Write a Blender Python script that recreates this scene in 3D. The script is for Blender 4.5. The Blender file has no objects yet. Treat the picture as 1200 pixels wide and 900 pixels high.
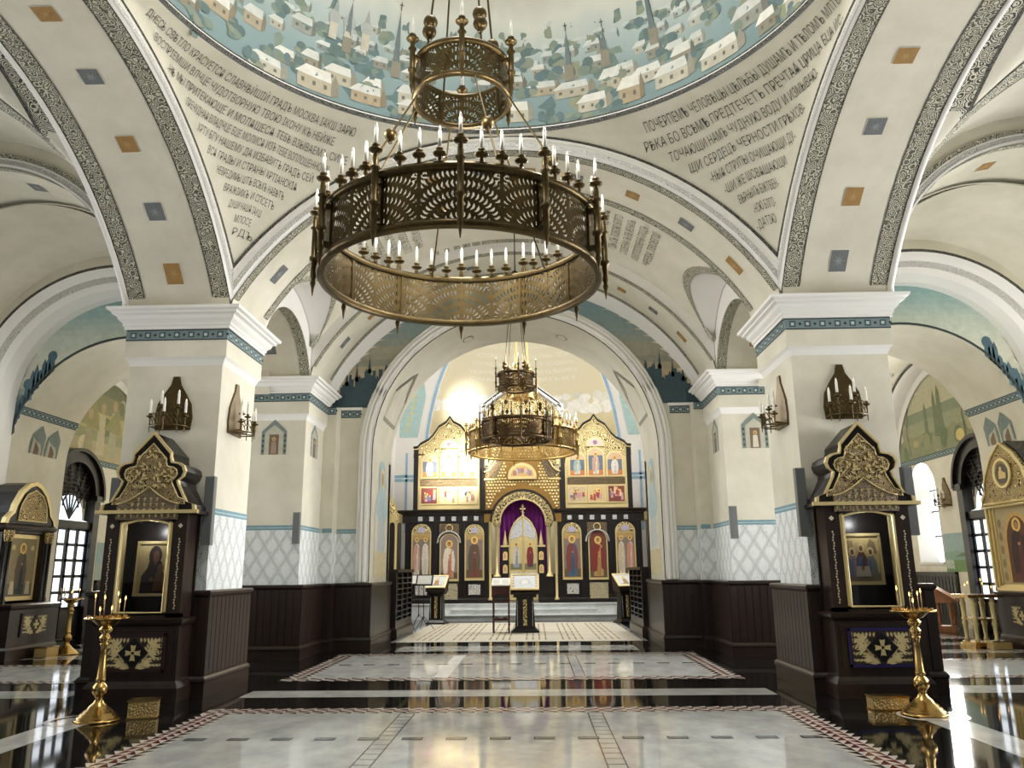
import bpy, bmesh, math, random
from mathutils import Vector, Matrix
random.seed(7)
C = bpy.context.scene.collection
sc = bpy.context.scene
PI = math.pi
sin, cos, sqrt = math.sin, math.cos, math.sqrt
R_ = math.radians

# ------------------------------------------------------------------ camera, world, lights, exposure
cam = bpy.data.cameras.new('camera'); camo = bpy.data.objects.new('camera', cam); C.objects.link(camo)
cam.sensor_width = 36; cam.lens = 931.4 / 1200 * 36; cam.clip_end = 300; cam.clip_start = .05
_pi, _ya, _ro = R_(13.248), R_(-1.4835), R_(-.5685)
fw = Vector((sin(_ya) * cos(_pi), cos(_ya) * cos(_pi), sin(_pi)))
rt = Vector((cos(_ya), -sin(_ya), 0)); up = rt.cross(fw)
r2 = cos(_ro) * rt + sin(_ro) * up; u2 = -sin(_ro) * rt + cos(_ro) * up
camo.matrix_world = Matrix(((r2.x, u2.x, -fw.x, .3955), (r2.y, u2.y, -fw.y, 0), (r2.z, u2.z, -fw.z, 1.55), (0, 0, 0, 1)))
sc.camera = camo
sc.view_settings.view_transform = 'Standard'; sc.view_settings.look = 'None'
sc.view_settings.gamma = 1; sc.view_settings.use_curve_mapping = False
sc.view_settings.exposure = 0.0
w = bpy.data.worlds.new('sky'); sc.world = w; w.use_nodes = True
bg = w.node_tree.nodes['Background']; bg.inputs[0].default_value = (.93, .96, 1, 1); bg.inputs[1].default_value = .14
cy = sc.cycles
cy.max_bounces = 8; cy.diffuse_bounces = 5; cy.glossy_bounces = 4; cy.transparent_max_bounces = 8; cy.transmission_bounces = 4
cy.sample_clamp_indirect = 6; cy.caustics_reflective = False; cy.caustics_refractive = False
cy.use_denoising = True

def area(name, loc, to, sx, sy, power, col=(1, 1, 1), spread=180):
    l = bpy.data.lights.new(name, 'AREA'); l.shape = 'RECTANGLE'; l.size = sx; l.size_y = sy; l.spread = R_(spread); l.energy = power; l.color = col
    o = bpy.data.objects.new(name, l); C.objects.link(o); o.location = loc
    o.rotation_euler = (Vector(to) - Vector(loc)).to_track_quat('-Z', 'Y').to_euler(); return o
def spot(name, loc, to, ang, power, col=(1, 1, 1), blend=.5, rad=.1):
    l = bpy.data.lights.new(name, 'SPOT'); l.energy = power; l.color = col; l.spot_size = R_(ang); l.spot_blend = blend; l.shadow_soft_size = rad
    o = bpy.data.objects.new(name, l); C.objects.link(o); o.location = loc
    o.rotation_euler = (Vector(to) - Vector(loc)).to_track_quat('-Z', 'Y').to_euler(); return o

WHITE = (1, .99, .97)
area('aisle fill south', (10.6, 8.6, 3.4), (0, 8.0, 6.2), 3.6, 3.6, 255, WHITE, 110)          # unseen source added to light the soffits
area('aisle fill north', (-10.6, 8.6, 3.4), (0, 8.0, 6.2), 3.6, 3.6, 82, WHITE, 110)  # weaker unseen source added on the north side
area('aisle fill south-east', (10.6, 13.8, 3.2), (-4, 12.0, 2.7), 2.4, 3.4, 310, WHITE, 80)  # unseen, added to brighten the left pillar's nave side
area('aisle fill north-east', (-10.6, 13.8, 3.2), (4, 12.4, 3.4), 2.4, 3.4, 94, WHITE, 80)  # unseen, added as weaker counterpart of the south-east light
area('vault fill south', (10.5, 13.9, 4.4), (7.6, 13.6, 8), 1.6, 1.2, 70, WHITE)  # no window up here; added to brighten the right aisle vault
area('vault fill north', (-10.5, 13.9, 4.4), (-7.6, 13.6, 8), 1.6, 1.2, 16, WHITE)  # same uplight added under the left aisle vault
area('west fill', (-6.0, -7.5, 5.0), (4.5, 10, 4.4), 4, 5, 30, WHITE)  # no window built here; added behind a pillar so the left front stays darker
area('dome fill', (0, 6.95, 11.6), (0, 6.95, 0), 2.4, 2.4, 265, WHITE)  # opening is assumed; light added to brighten the crossing from above
area('daylight chapel south', (11.85, 23.05, 2.9), (7, 20.4, 3.1), 1.0, 2.1, 640, (1, .97, .92))
area('daylight chapel north', (-11.85, 23.05, 2.9), (-7, 20.4, 3.1), 1.0, 2.1, 760, (1, .96, .88))
area('altar bay fill south', (4.75, 23.6, 8.2), (-1.5, 20.5, 3), 4.5, 2.6, 900, (1, .98, .93))  # unseen source added to light the jambs and altar bay
area('altar bay fill north', (-4.75, 23.6, 8.2), (1.5, 20.5, 3), 4.5, 2.6, 820, (1, .98, .93))  # matching light added on the north side
area('apse fill', (0, 29.2, 4.2), (0, 33, 8.5), 6, 1.5, 200, (1, .96, .88))  # hidden behind the icon screen, added to brighten the apse mural
spot('sunbeam', (4.3, 20.6, 9.6), (-2.0, 27.9, 5.2), 13, 34000, (1, .96, .86), .8, .2)

spot('sunbeam on the apse', (4.4, 24.5, 11.5), (-2.4, 33.2, 8.5), 12, 9000, (1, .96, .88), 1., .2)
# ------------------------------------------------------------------ materials
MATS = {}
def lin(c):
    return tuple(((x / 255) / 12.92 if x / 255 <= .04045 else ((x / 255 + .055) / 1.055) ** 2.4) for x in c)
def mat(name, col=(200, 200, 200), rough=.6, metal=0., spec=.5, noise=None, bump=None, coat=0., emit=None, fn=None):
    m = bpy.data.materials.new(name); m.use_nodes = True; nt = m.node_tree; N = nt.nodes; L = nt.links
    b = N['Principled BSDF']; c = lin(col)
    b.inputs['Base Color'].default_value = (*c, 1); b.inputs['Roughness'].default_value = rough
    b.inputs['Metallic'].default_value = metal; b.inputs['Specular IOR Level'].default_value = spec
    if coat: b.inputs['Coat Weight'].default_value = coat; b.inputs['Coat Roughness'].default_value = .05
    if emit: b.inputs['Emission Color'].default_value = (*lin(emit[0]), 1); b.inputs['Emission Strength'].default_value = emit[1]
    tc = N.new('ShaderNodeTexCoord')
    if noise:       # (scale, colour2, contrast, stretch xyz)
        sc_, c2, con, st = noise
        mp = N.new('ShaderNodeMapping'); mp.inputs['Scale'].default_value = st; L.new(tc.outputs['Object'], mp.inputs[0])
        n = N.new('ShaderNodeTexNoise'); n.inputs['Scale'].default_value = sc_; n.inputs['Detail'].default_value = 6; n.inputs['Roughness'].default_value = .62
        L.new(mp.outputs[0], n.inputs['Vector'])
        r = N.new('ShaderNodeValToRGB'); r.color_ramp.elements[0].position = .5 - con; r.color_ramp.elements[1].position = .5 + con
        r.color_ramp.elements[0].color = (*lin(c2), 1); r.color_ramp.elements[1].color = (*c, 1)
        L.new(n.outputs['Fac'], r.inputs[0]); L.new(r.outputs[0], b.inputs['Base Color'])
    if bump:        # (scale, strength, kind)
        if bump[2] == 'v':
            n2 = N.new('ShaderNodeTexVoronoi'); n2.inputs['Scale'].default_value = bump[0]; out = n2.outputs['Distance']
        else:
            n2 = N.new('ShaderNodeTexNoise'); n2.inputs['Scale'].default_value = bump[0]; out = n2.outputs['Fac']
        L.new(tc.outputs['Object'], n2.inputs['Vector'])
        bp = N.new('ShaderNodeBump'); bp.inputs['Strength'].default_value = bump[1]; bp.inputs['Distance'].default_value = .02
        L.new(out, bp.inputs['Height']); L.new(bp.outputs[0], b.inputs['Normal'])
    if fn: fn(m, nt, N, L, b, tc)
    MATS[name] = m
    return m
def ornament(c_dark, c_light, scale, thr=.5, ring=30., metal_light=0.):
    """scrolling foliage: rings about voronoi cells broken by noise"""
    def fn(m, nt, N, L, b, tc):
        v = N.new('ShaderNodeTexVoronoi'); v.inputs['Scale'].default_value = scale; L.new(tc.outputs['Object'], v.inputs['Vector'])
        nz = N.new('ShaderNodeTexNoise'); nz.inputs['Scale'].default_value = scale * 2.2; nz.inputs['Detail'].default_value = 3; L.new(tc.outputs['Object'], nz.inputs['Vector'])
        a = N.new('ShaderNodeMath'); a.operation = 'MULTIPLY'; a.inputs[1].default_value = ring; L.new(v.outputs['Distance'], a.inputs[0])
        a2 = N.new('ShaderNodeMath'); a2.operation = 'MULTIPLY_ADD'; a2.inputs[1].default_value = 9.; L.new(nz.outputs['Fac'], a2.inputs[0]); L.new(a.outputs[0], a2.inputs[2])
        s = N.new('ShaderNodeMath'); s.operation = 'SINE'; L.new(a2.outputs[0], s.inputs[0])
        r = N.new('ShaderNodeValToRGB'); e = r.color_ramp.elements
        e[0].position = max(0, thr - .12); e[1].position = thr + .12
        e[0].color = (*lin(c_dark), 1); e[1].color = (*lin(c_light), 1)
        h = N.new('ShaderNodeMath'); h.operation = 'MULTIPLY_ADD'; h.inputs[1].default_value = .5; h.inputs[2].default_value = .5
        L.new(s.outputs[0], h.inputs[0]); L.new(h.outputs[0], r.inputs[0]); L.new(r.outputs[0], b.inputs['Base Color'])
        bp = N.new('ShaderNodeBump'); bp.inputs['Strength'].default_value = .5; bp.inputs['Distance'].default_value = .01
        L.new(h.outputs[0], bp.inputs['Height']); L.new(bp.outputs[0], b.inputs['Normal'])
        if metal_light: L.new(h.outputs[0], b.inputs['Metallic'])
    return fn
def diaper(m, nt, N, L, b, tc):
    """ogee wallpaper lines on a white ground; u = x + y works on both faces of a pillar"""
    sp = N.new('ShaderNodeSeparateXYZ'); L.new(tc.outputs['Object'], sp.inputs[0])
    def M(op, a, b_=None, c_=None):
        n = N.new('ShaderNodeMath'); n.operation = op
        for k, val in enumerate((a, b_, c_)):
            if val is None: continue
            if isinstance(val, (int, float)): n.inputs[k].default_value = val
            else: L.new(val, n.inputs[k])
        return n.outputs[0]
    u = M('ADD', sp.outputs['X'], sp.outputs['Y']); z = sp.outputs['Z']
    fr = M('FRACT', M('MULTIPLY', u, 1 / .29)); a = M('ABSOLUTE', M('SUBTRACT', fr, .5))
    t = M('MULTIPLY_ADD', M('COSINE', M('MULTIPLY', z, 2 * PI / .46)), .21, .25)
    d = M('ABSOLUTE', M('SUBTRACT', a, t))
    v = N.new('ShaderNodeTexVoronoi'); v.inputs['Scale'].default_value = 22; L.new(tc.outputs['Object'], v.inputs['Vector'])
    dots = M('LESS_THAN', v.outputs['Distance'], .22)
    line = M('LESS_THAN', d, .026)
    line2 = M('MULTIPLY', M('LESS_THAN', M('ABSOLUTE', M('SUBTRACT', d, .11)), .022), .55)
    k = M('MAXIMUM', M('MAXIMUM', M('MULTIPLY', dots, .6), line2), M('MULTIPLY', line, .85))
    mx = N.new('ShaderNodeMix'); mx.data_type = 'RGBA'; L.new(k, mx.inputs['Factor'])
    mx.inputs['A'].default_value = (*lin((226, 230, 230)), 1); mx.inputs['B'].default_value = (*lin((140, 143, 138)), 1)
    L.new(mx.outputs['Result'], b.inputs['Base Color'])
def vcol(m, nt, N, L, b, tc):
    a = N.new('ShaderNodeVertexColor'); a.layer_name = 'Col'
    nz = N.new('ShaderNodeTexNoise'); nz.inputs['Scale'].default_value = 9; nz.inputs['Detail'].default_value = 5; L.new(tc.outputs['Object'], nz.inputs['Vector'])
    mr = N.new('ShaderNodeMapRange'); mr.inputs[3].default_value = .78; mr.inputs[4].default_value = 1.2; L.new(nz.outputs['Fac'], mr.inputs[0])
    mx = N.new('ShaderNodeVectorMath'); mx.operation = 'MULTIPLY'; L.new(a.outputs['Color'], mx.inputs[0]); L.new(mr.outputs[0], mx.inputs[1])
    L.new(mx.outputs[0], b.inputs['Base Color'])

mat('plaster', (224, 219, 203), .85, noise=(1.3, (206, 201, 183), .2, (1, 1, 1)), bump=(30, .08, 'n'))
mat('white', (238, 236, 232), .6)
mat('floral', (200, 196, 180), .8, fn=ornament((90, 90, 78), (200, 196, 176), 11, .56, 26))
mat('lace', (214, 212, 206), .7, fn=ornament((158, 158, 152), (226, 224, 218), 16, .42, 30))
mat('scroll', (200, 196, 180), .8, fn=ornament((62, 62, 54), (214, 210, 192), 8, .46, 34))
mat('rope', (60, 60, 54), .7, fn=ornament((34, 34, 31), (132, 130, 118), 34, .8, 14))
mat('diaper', (226, 230, 230), .7, fn=diaper)
mat('paint', (200, 200, 200), .75, fn=vcol)
mat('enamel', (200, 200, 200), .3, fn=vcol)
mat('mosaic', (200, 200, 200), .1, fn=vcol)
mat('granite', (26, 27, 25), .05, spec=.9, noise=(5, (14, 14, 13), .2, (1, 1, 1)))
mat('marble', (222, 222, 218), .07, noise=(3.4, (168, 172, 171), .26, (1, .6, 1)), spec=.9)
mat('marble_step', (230, 232, 230), .25, noise=(3, (186, 192, 194), .3, (1, .6, 1)))
mat('wood', (46, 32, 26), .32, noise=(9, (30, 20, 16), .25, (1, 1, .12)), spec=.5)
mat('wood_dark', (26, 19, 17), .32, noise=(9, (16, 12, 10), .25, (1, 1, .12)), spec=.5)
mat('wood_red', (84, 38, 28), .35, noise=(9, (56, 24, 18), .25, (1, 1, .12)))
mat('wood_oak', (158, 102, 56), .45, noise=(9, (116, 70, 36), .25, (1, 1, .12)))
mat('bronze', (112, 95, 60), .38, .85, noise=(14, (78, 65, 41), .3, (1, 1, 1)))
mat('bronze_light', (196, 164, 100), .36, .8, noise=(14, (150, 120, 66), .3, (1, 1, 1)))
mat('bronze_backlit', (96, 76, 48), .42, .85, noise=(14, (56, 44, 28), .3, (1, 1, 1)))  # backlit silhouette darkness put into the colour
mat('brass', (208, 176, 112), .22, 1., noise=(9, (168, 134, 76), .3, (1, 1, 1)))
mat('brass_relief', (204, 176, 118), .35, .7, bump=(42, .6, 'v'))
mat('gold', (216, 190, 122), .36, .8, bump=(40, .15, 'n'))
mat('gold_ground', (150, 116, 60), .45, .6)
mat('gold_frame', (226, 206, 150), .4, .5)
mat('gold_lace', (220, 180, 90), .4, .3, fn=ornament((96, 74, 40), (236, 216, 156), 5.5, .45, 30))
mat('gold_carving', (220, 180, 90), .4, .2, fn=ornament((30, 20, 16), (206, 178, 118), 22, .66, 26))
mat('gold_carving_broad', (220, 180, 90), .4, .2, fn=ornament((30, 20, 16), (222, 192, 124), 8, .6, 34))
mat('gold_dark_lace', (220, 180, 90), .4, .2, fn=ornament((26, 19, 16), (160, 134, 90), 26, .72, 26))
mat('cream_carving', (220, 210, 180), .5, 0., fn=ornament((44, 34, 30), (228, 214, 172), 9, .5, 40))
mat('velvet', (128, 24, 132), .8, noise=(7, (84, 12, 92), .3, (6, 1, .2)))
mat('wax', (230, 227, 217), .5)
mat('taper', (232, 196, 150), .5)
mat('bulb', (246, 242, 232), .3, emit=((255, 248, 232), .06))
mat('flame', (255, 190, 90), .5, emit=((255, 190, 96), 9))
mat('glass_sky', (240, 246, 255), .3, emit=((232, 242, 255), 1.5))
mat('speaker_grey', (128, 130, 128), .6, noise=(120, (108, 110, 108), .2, (1, 1, 1)))
mat('speaker_face', (104, 106, 106), .7, bump=(160, .4, 'v'))
mat('iron', (30, 28, 28), .4, .6)
mat('paper', (236, 234, 226), .6)
mat('silver', (196, 196, 196), .4, .4, fn=ornament((118, 118, 122), (232, 232, 232), 20, .4, 24))
mat('marble_tile', (206, 204, 198), .5, fn=ornament((120, 118, 116), (232, 228, 218), 7, .5, 30))
def glassfn(m, nt, N, L, b, tc):
    t = N.new('ShaderNodeBsdfTransparent'); g = N.new('ShaderNodeBsdfGlossy'); g.inputs['Roughness'].default_value = .02
    f = N.new('ShaderNodeFresnel'); f.inputs[0].default_value = 1.5
    x = N.new('ShaderNodeMixShader'); L.new(f.outputs[0], x.inputs[0]); L.new(t.outputs[0], x.inputs[1]); L.new(g.outputs[0], x.inputs[2])
    L.new(x.outputs[0], N['Material Output'].inputs['Surface'])
mat('glass', fn=glassfn)

# ------------------------------------------------------------------ mesh builder
class MB:
    def __init__(s, *mats):
        s.mats = list(mats) or ['plaster']; s.v = []; s.f = []; s.mi = []; s.col = []; s.sm = []; s.map = None; s.M = None
    def mat(s, name):
        if name not in s.mats: s.mats.append(name)
        return s.mats.index(name)
    def add(s, vs, fs, m=None, col=None, smooth=False):
        k = len(s.v); i = 0 if m is None else s.mat(m)
        if s.M is not None: vs = [tuple(s.M @ Vector(p)) for p in vs]
        s.v += [tuple(p) for p in vs]
        for f in fs:
            s.f.append([k + q for q in f]); s.mi.append(i); s.col.append(col or (200, 200, 200)); s.sm.append(smooth)
        return s
    def box(s, x0, x1, y0, y1, z0, z1, m=None, col=None):
        v = [(x, y, z) for x in (x0, x1) for y in (y0, y1) for z in (z0, z1)]
        return s.add(v, [(0, 1, 3, 2), (4, 6, 7, 5), (0, 4, 5, 1), (2, 3, 7, 6), (0, 2, 6, 4), (1, 5, 7, 3)], m, col)
    def taper(s, cx, cy, z0, hx0, hy0, z1, hx1, hy1, m=None):
        v = []
        for z, hx, hy in ((z0, hx0, hy0), (z1, hx1, hy1)):
            v += [(cx - hx, cy - hy, z), (cx + hx, cy - hy, z), (cx + hx, cy + hy, z), (cx - hx, cy + hy, z)]
        return s.add(v, [(3, 2, 1, 0), (4, 5, 6, 7)] + [(i, (i + 1) % 4, (i + 1) % 4 + 4, i + 4) for i in range(4)], m)
    def prism(s, pts, a0, a1, ax='y', m=None, col=None, smooth=False):
        """pts in the plane across ax: y -> (x, z), x -> (y, z), z -> (x, y)"""
        P = {'y': lambda p, a: (p[0], a, p[1]), 'x': lambda p, a: (a, p[0], p[1]), 'z': lambda p, a: (p[0], p[1], a)}[ax]
        n = len(pts); v = [P(p, a0) for p in pts] + [P(p, a1) for p in pts]
        s.add(v, [tuple(range(n)), tuple(range(2 * n - 1, n - 1, -1))], m, col)
        return s.add(v, [(i, (i + 1) % n, (i + 1) % n + n, i + n) for i in range(n)], m, col, smooth)
    def band(s, A, B, m=None, col=None, smooth=True):
        """ruled strip between two polylines"""
        n = len(A)
        return s.add(list(A) + list(B), [(i, i + 1, n + i + 1, n + i) for i in range(n - 1)], m, col, smooth)
    def grid(s, f, nu, nv, m=None, smooth=True, closed=False):
        v = [f(i / nu, j / nv) for j in range(nv + 1) for i in range(nu + 1)]
        return s.add(v, [(j * (nu + 1) + i, j * (nu + 1) + i + 1, (j + 1) * (nu + 1) + i + 1, (j + 1) * (nu + 1) + i) for j in range(nv) for i in range(nu)], m, None, smooth)
    def lathe(s, prof, c=(0, 0, 0), n=16, m=None, smooth=True, a0=0, a1=2 * PI):
        full = abs(a1 - a0 - 2 * PI) < 1e-6; k = n if full else n + 1; v = []
        for r, z in prof:
            for i in range(k):
                a = a0 + (a1 - a0) * i / n; v.append((c[0] + r * cos(a), c[1] + r * sin(a), c[2] + z))
        fs = [(j * k + i, j * k + (i + 1) % k, (j + 1) * k + (i + 1) % k, (j + 1) * k + i) for j in range(len(prof) - 1) for i in range(k if full else n)]
        return s.add(v, fs, m, None, smooth)
    def tube(s, pts, r, n=8, m=None, cap=True):
        pts = [Vector(p) for p in pts]; rs = r if isinstance(r, (list, tuple)) else [r] * len(pts); v = []
        for i, p in enumerate(pts):
            d = (pts[min(i + 1, len(pts) - 1)] - pts[max(i - 1, 0)]).normalized()
            a = d.orthogonal().normalized() if abs(d.z) > .9 else d.cross(Vector((0, 0, 1))).normalized()
            if abs(d.z) > .9: a = (Vector((1, 0, 0)) - d * d.x).normalized()
            b = d.cross(a)
            v += [p + (a * cos(2 * PI * k / n) + b * sin(2 * PI * k / n)) * rs[i] for k in range(n)]
        fs = [(i * n + k, i * n + (k + 1) % n, (i + 1) * n + (k + 1) % n, (i + 1) * n + k) for i in range(len(pts) - 1) for k in range(n)]
        s.add(v, fs, m, None, True)
        if cap: s.add(v[:n], [tuple(range(n))[::-1]], m); s.add(v[-n:], [tuple(range(n))], m)
        return s
    def ball(s, c, r, m=None, nu=12, nv=8, sz=1.):
        return s.lathe([(max(1e-4, r * sin(PI * j / nv)), -r * sz * cos(PI * j / nv)) for j in range(nv + 1)], c, nu, m)
    # ---- painting on a mapped surface: s.map(u, v, d) -> point
    def P(s, pts, col, d=.002, m='paint'):
        return s.add([s.map(u, v, d) for u, v in pts], [tuple(range(len(pts)))], m, col)
    def R(s, u0, v0, u1, v1, col, d=.002, nu=1, nv=1, m='paint'):
        vs = [s.map(u0 + (u1 - u0) * i / nu, v0 + (v1 - v0) * j / nv, d) for j in range(nv + 1) for i in range(nu + 1)]
        return s.add(vs, [(j * (nu + 1) + i, j * (nu + 1) + i + 1, (j + 1) * (nu + 1) + i + 1, (j + 1) * (nu + 1) + i) for j in range(nv) for i in range(nu)], m, col)
    def E(s, cu, cv, ru, rv, col, d=.002, n=14, a0=0., a1=2 * PI, m='paint'):
        return s.P([(cu + ru * cos(a0 + (a1 - a0) * i / n), cv + rv * sin(a0 + (a1 - a0) * i / n)) for i in range(n if a1 - a0 > 6.28 else n + 1)], col, d, m)
    def line(s, pts, wd, col, d=.002, m='paint'):
        A, B = [], []
        for i, p in enumerate(pts):
            q0 = pts[max(i - 1, 0)]; q1 = pts[min(i + 1, len(pts) - 1)]
            dx, dy = q1[0] - q0[0], q1[1] - q0[1]; l = max(1e-6, sqrt(dx * dx + dy * dy))
            A.append(s.map(p[0] - dy / l * wd / 2, p[1] + dx / l * wd / 2, d)); B.append(s.map(p[0] + dy / l * wd / 2, p[1] - dx / l * wd / 2, d))
        return s.band(A, B, m, col, False)
    def build(s, name, parent=None, kind=None, label=None):
        me = bpy.data.meshes.new(name); me.from_pydata(s.v, [], s.f)
        for m in s.mats: me.materials.append(MATS[m])
        me.polygons.foreach_set('material_index', s.mi); me.polygons.foreach_set('use_smooth', s.sm)
        if any(m in ('paint', 'enamel', 'mosaic') for m in s.mats):
            a = me.color_attributes.new('Col', 'FLOAT_COLOR', 'CORNER'); buf = []
            cache = {}
            for f, c in zip(s.f, s.col):
                if c not in cache: cache[c] = (*lin(c), 1.)
                buf += cache[c] * len(f)
            a.data.foreach_set('color', buf)
        me.update()
        o = bpy.data.objects.new(name, me); C.objects.link(o)
        if parent is not None: o.parent = parent
        if kind: o['kind'] = kind
        if label: o['label'] = label
        return o
def struct(name, mb, parent=None): return mb.build(name, parent, 'structure')
def thing(name, label, cat, loc=(0, 0, 0), rz=0, group=None):
    o = bpy.data.objects.new(name, None); C.objects.link(o); o.empty_display_size = .1
    o.location = loc; o.rotation_euler = (0, 0, rz); o['label'] = label; o['category'] = cat
    if group: o['group'] = group
    return o
def tag(o, label, cat, group=None):
    o['label'] = label; o['category'] = cat
    if group: o['group'] = group
    return o
def dup(root, loc, rz=None, label=None, group=None, scale=None):
    r = root.copy(); C.objects.link(r); r.location = loc
    if rz is not None: r.rotation_euler = (0, 0, rz)
    if scale: r.scale = (scale,) * 3
    if label: r['label'] = label
    if group: r['group'] = group
    for ch in list(root.children):
        c = ch.copy(); C.objects.link(c); c.parent = r
        for g in list(ch.children):
            d = g.copy(); C.objects.link(d); d.parent = c
    return r
_tc = {}
def text2d(body, size=1.):
    """triangulated outline of a line of text, its width"""
    if body in _tc: return _tc[body]
    cu = bpy.data.curves.new('t', 'FONT'); cu.body = body; cu.size = size; cu.resolution_u = 2; cu.offset = -.008
    o = bpy.data.objects.new('t', cu); C.objects.link(o)
    me = bpy.data.meshes.new_from_object(o.evaluated_get(bpy.context.evaluated_depsgraph_get()))
    vs = [(q.co.x, q.co.y) for q in me.vertices]; fs = [tuple(p.vertices) for p in me.polygons]
    bpy.data.objects.remove(o); bpy.data.curves.remove(cu); bpy.data.meshes.remove(me)
    x0 = min([q[0] for q in vs] or [0]); wd = max([q[0] for q in vs] or [1]) - x0
    _tc[body] = ([(x - x0, y) for x, y in vs], fs, wd)
    return _tc[body]
def write(mb, body, u0, v0, width, height, col, d=.004, m='paint'):
    """fit a line of text in a box on mb.map"""
    vs, fs, wd = text2d(body)
    mb.add([mb.map(u0 + x / wd * width, v0 + y / .73 * height, d) for x, y in vs], fs, m, col)
def arc(zc, R, half, n=32):
    """(s, z) along a segmental arch over [-half, half]"""
    return [(-half + 2 * half * i / n, zc + sqrt(max(0, R * R - (-half + 2 * half * i / n) ** 2))) for i in range(n + 1)]
def archpts(cx, zc, R, n=24, a0=0., a1=PI): return [(cx + R * cos(a1 + (a0 - a1) * i / n), zc + R * sin(a1 + (a0 - a1) * i / n)) for i in range(n + 1)]

# ================================================================== FLOOR
fl = MB('granite')
fl.box(-13, 13, -9, 34, -.2, 0, 'granite')
def rect(x0, y0, x1, y1, m, z=.0015, col=None): fl.add([(x0, y0, z), (x1, y0, z), (x1, y1, z), (x0, y1, z)], [(0, 1, 2, 3)], m, col)
def tri(p, col, z=.004): fl.add([(a, b, z) for a, b in p], [tuple(range(len(p)))], 'mosaic', col)
RED, WHT, BLK, GRY = (104, 40, 36), (214, 206, 196), (36, 36, 36), (150, 150, 146)
def mosaic_border(x0, y0, x1, y1, wd, cell):
    """sawtooth rows of red and white, black and white at the edges, round a marble panel"""
    rows = max(2, round(wd / cell)); c = wd / rows
    def run(p, du, dv, ln):
        n = max(1, round(ln / (c * 1.7))); s = ln / n
        for r in range(rows):
            dark = BLK if r in (0, rows - 1) else RED
            for i in range(n):
                o = (i + .5 * (r % 2)) * s
                q = lambda a, b: (p[0] + du[0] * a + dv[0] * b, p[1] + du[1] * a + dv[1] * b)
                a0, a1 = i * s, (i + 1) * s; b0, b1 = r * c, (r + 1) * c
                if r % 2: tri([q(a0, b0), q(a1, b0), q(a1, b1)], dark); tri([q(a0, b0), q(a1, b1), q(a0, b1)], WHT)
                else: tri([q(a0, b0), q(a1, b0), q(a0, b1)], dark); tri([q(a1, b0), q(a1, b1), q(a0, b1)], WHT)
    run((x0, y1), (1, 0), (0, -1), x1 - x0); run((x0, y0), (1, 0), (0, 1), x1 - x0)
    run((x0, y0 + wd), (0, 1), (1, 0), y1 - y0 - 2 * wd); run((x1, y0 + wd), (0, 1), (-1, 0), y1 - y0 - 2 * wd)
def ladder(x, y0, y1, wd=.16, step=.2):
    rect(x - wd / 2, y0, x + wd / 2, y1, 'marble', .003)
    n = int((y1 - y0) / step)
    for i in range(n + 1):
        y = y0 + (y1 - y0) * i / n
        tri([(x - wd / 2, y - .008), (x + wd / 2, y - .008), (x + wd / 2, y + .008), (x - wd / 2, y + .008)], (70, 68, 64))
    for e in (-1, 1): tri([(x + e * wd / 2 - .006, y0), (x + e * wd / 2 + .006, y0), (x + e * wd / 2 + .006, y1), (x + e * wd / 2 - .006, y1)], (96, 94, 90))
def dashes(y, x0, x1, step=.42):
    x = x0
    while x < x1 - .1:
        tri([(x, y - .06), (x + .2, y - .06), (x + .2, y + .06), (x, y + .06)], (66, 68, 68))
        tri([(x + .014, y - .04), (x + .186, y - .04), (x + .186, y + .04), (x + .014, y + .04)], (122, 126, 126), .0045)
        x += step
rect(-3.43, 2.4, 3.43, 9.9, 'marble'); mosaic_border(-3.43, 2.4, 3.43, 9.9, .37, .092)
dashes(8.13, -3.0, 3.0); ladder(-1.06, 2.8, 9.5); ladder(1.04, 2.8, 9.5)
rect(-3.44, 10.75, 3.44, 11.33, 'marble')
rect(-3.42, 12.26, 3.42, 16.2, 'marble'); mosaic_border(-3.42, 12.26, 3.42, 16.2, .37, .12)
dashes(14.35, -3.0, 3.0); ladder(1.05, 12.66, 15.8); rect(-1.16, 12.63, -.94, 15.83, 'marble_step', .003)
rect(-2.45, 16.65, 2.45, 17.75, 'marble')
rect(-2.92, 18.74, 2.92, 25.6, 'marble')
for s in (-1, 1):
    a, b = sorted((s * 4.42, s * 4.84)); rect(a, -2, b, 9.35, 'marble')
    c = (s * 4.62, 9.2)
    for r0, r1, col in ((.36, .31, WHT), (.31, .29, BLK)):
        fl.add([(c[0] + r * cos(t * PI / 16), c[1] + r * sin(t * PI / 16), .0045) for r in (r0, r1) for t in range(32)], [(i, (i + 1) % 32, (i + 1) % 32 + 32, i + 32) for i in range(32)], 'mosaic', col)
    a, b = sorted((s * 6.25, s * 10.1))
    for y0, y1 in ((3.0, 9.9), (12.2, 14.7), (18.6, 22.5)):
        rect(a, y0, b, y1, 'marble'); mosaic_border(a, y0, b, y1, .3, .1)
    rect(a - (.5 if s > 0 else 0), 10.8, b + (.5 if s < 0 else 0), 11.45, 'marble'); rect(a, 15.6, b, 16.3, 'marble'); rect(a, 17.2, b, 17.8, 'marble')
struct('floor', fl)

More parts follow.
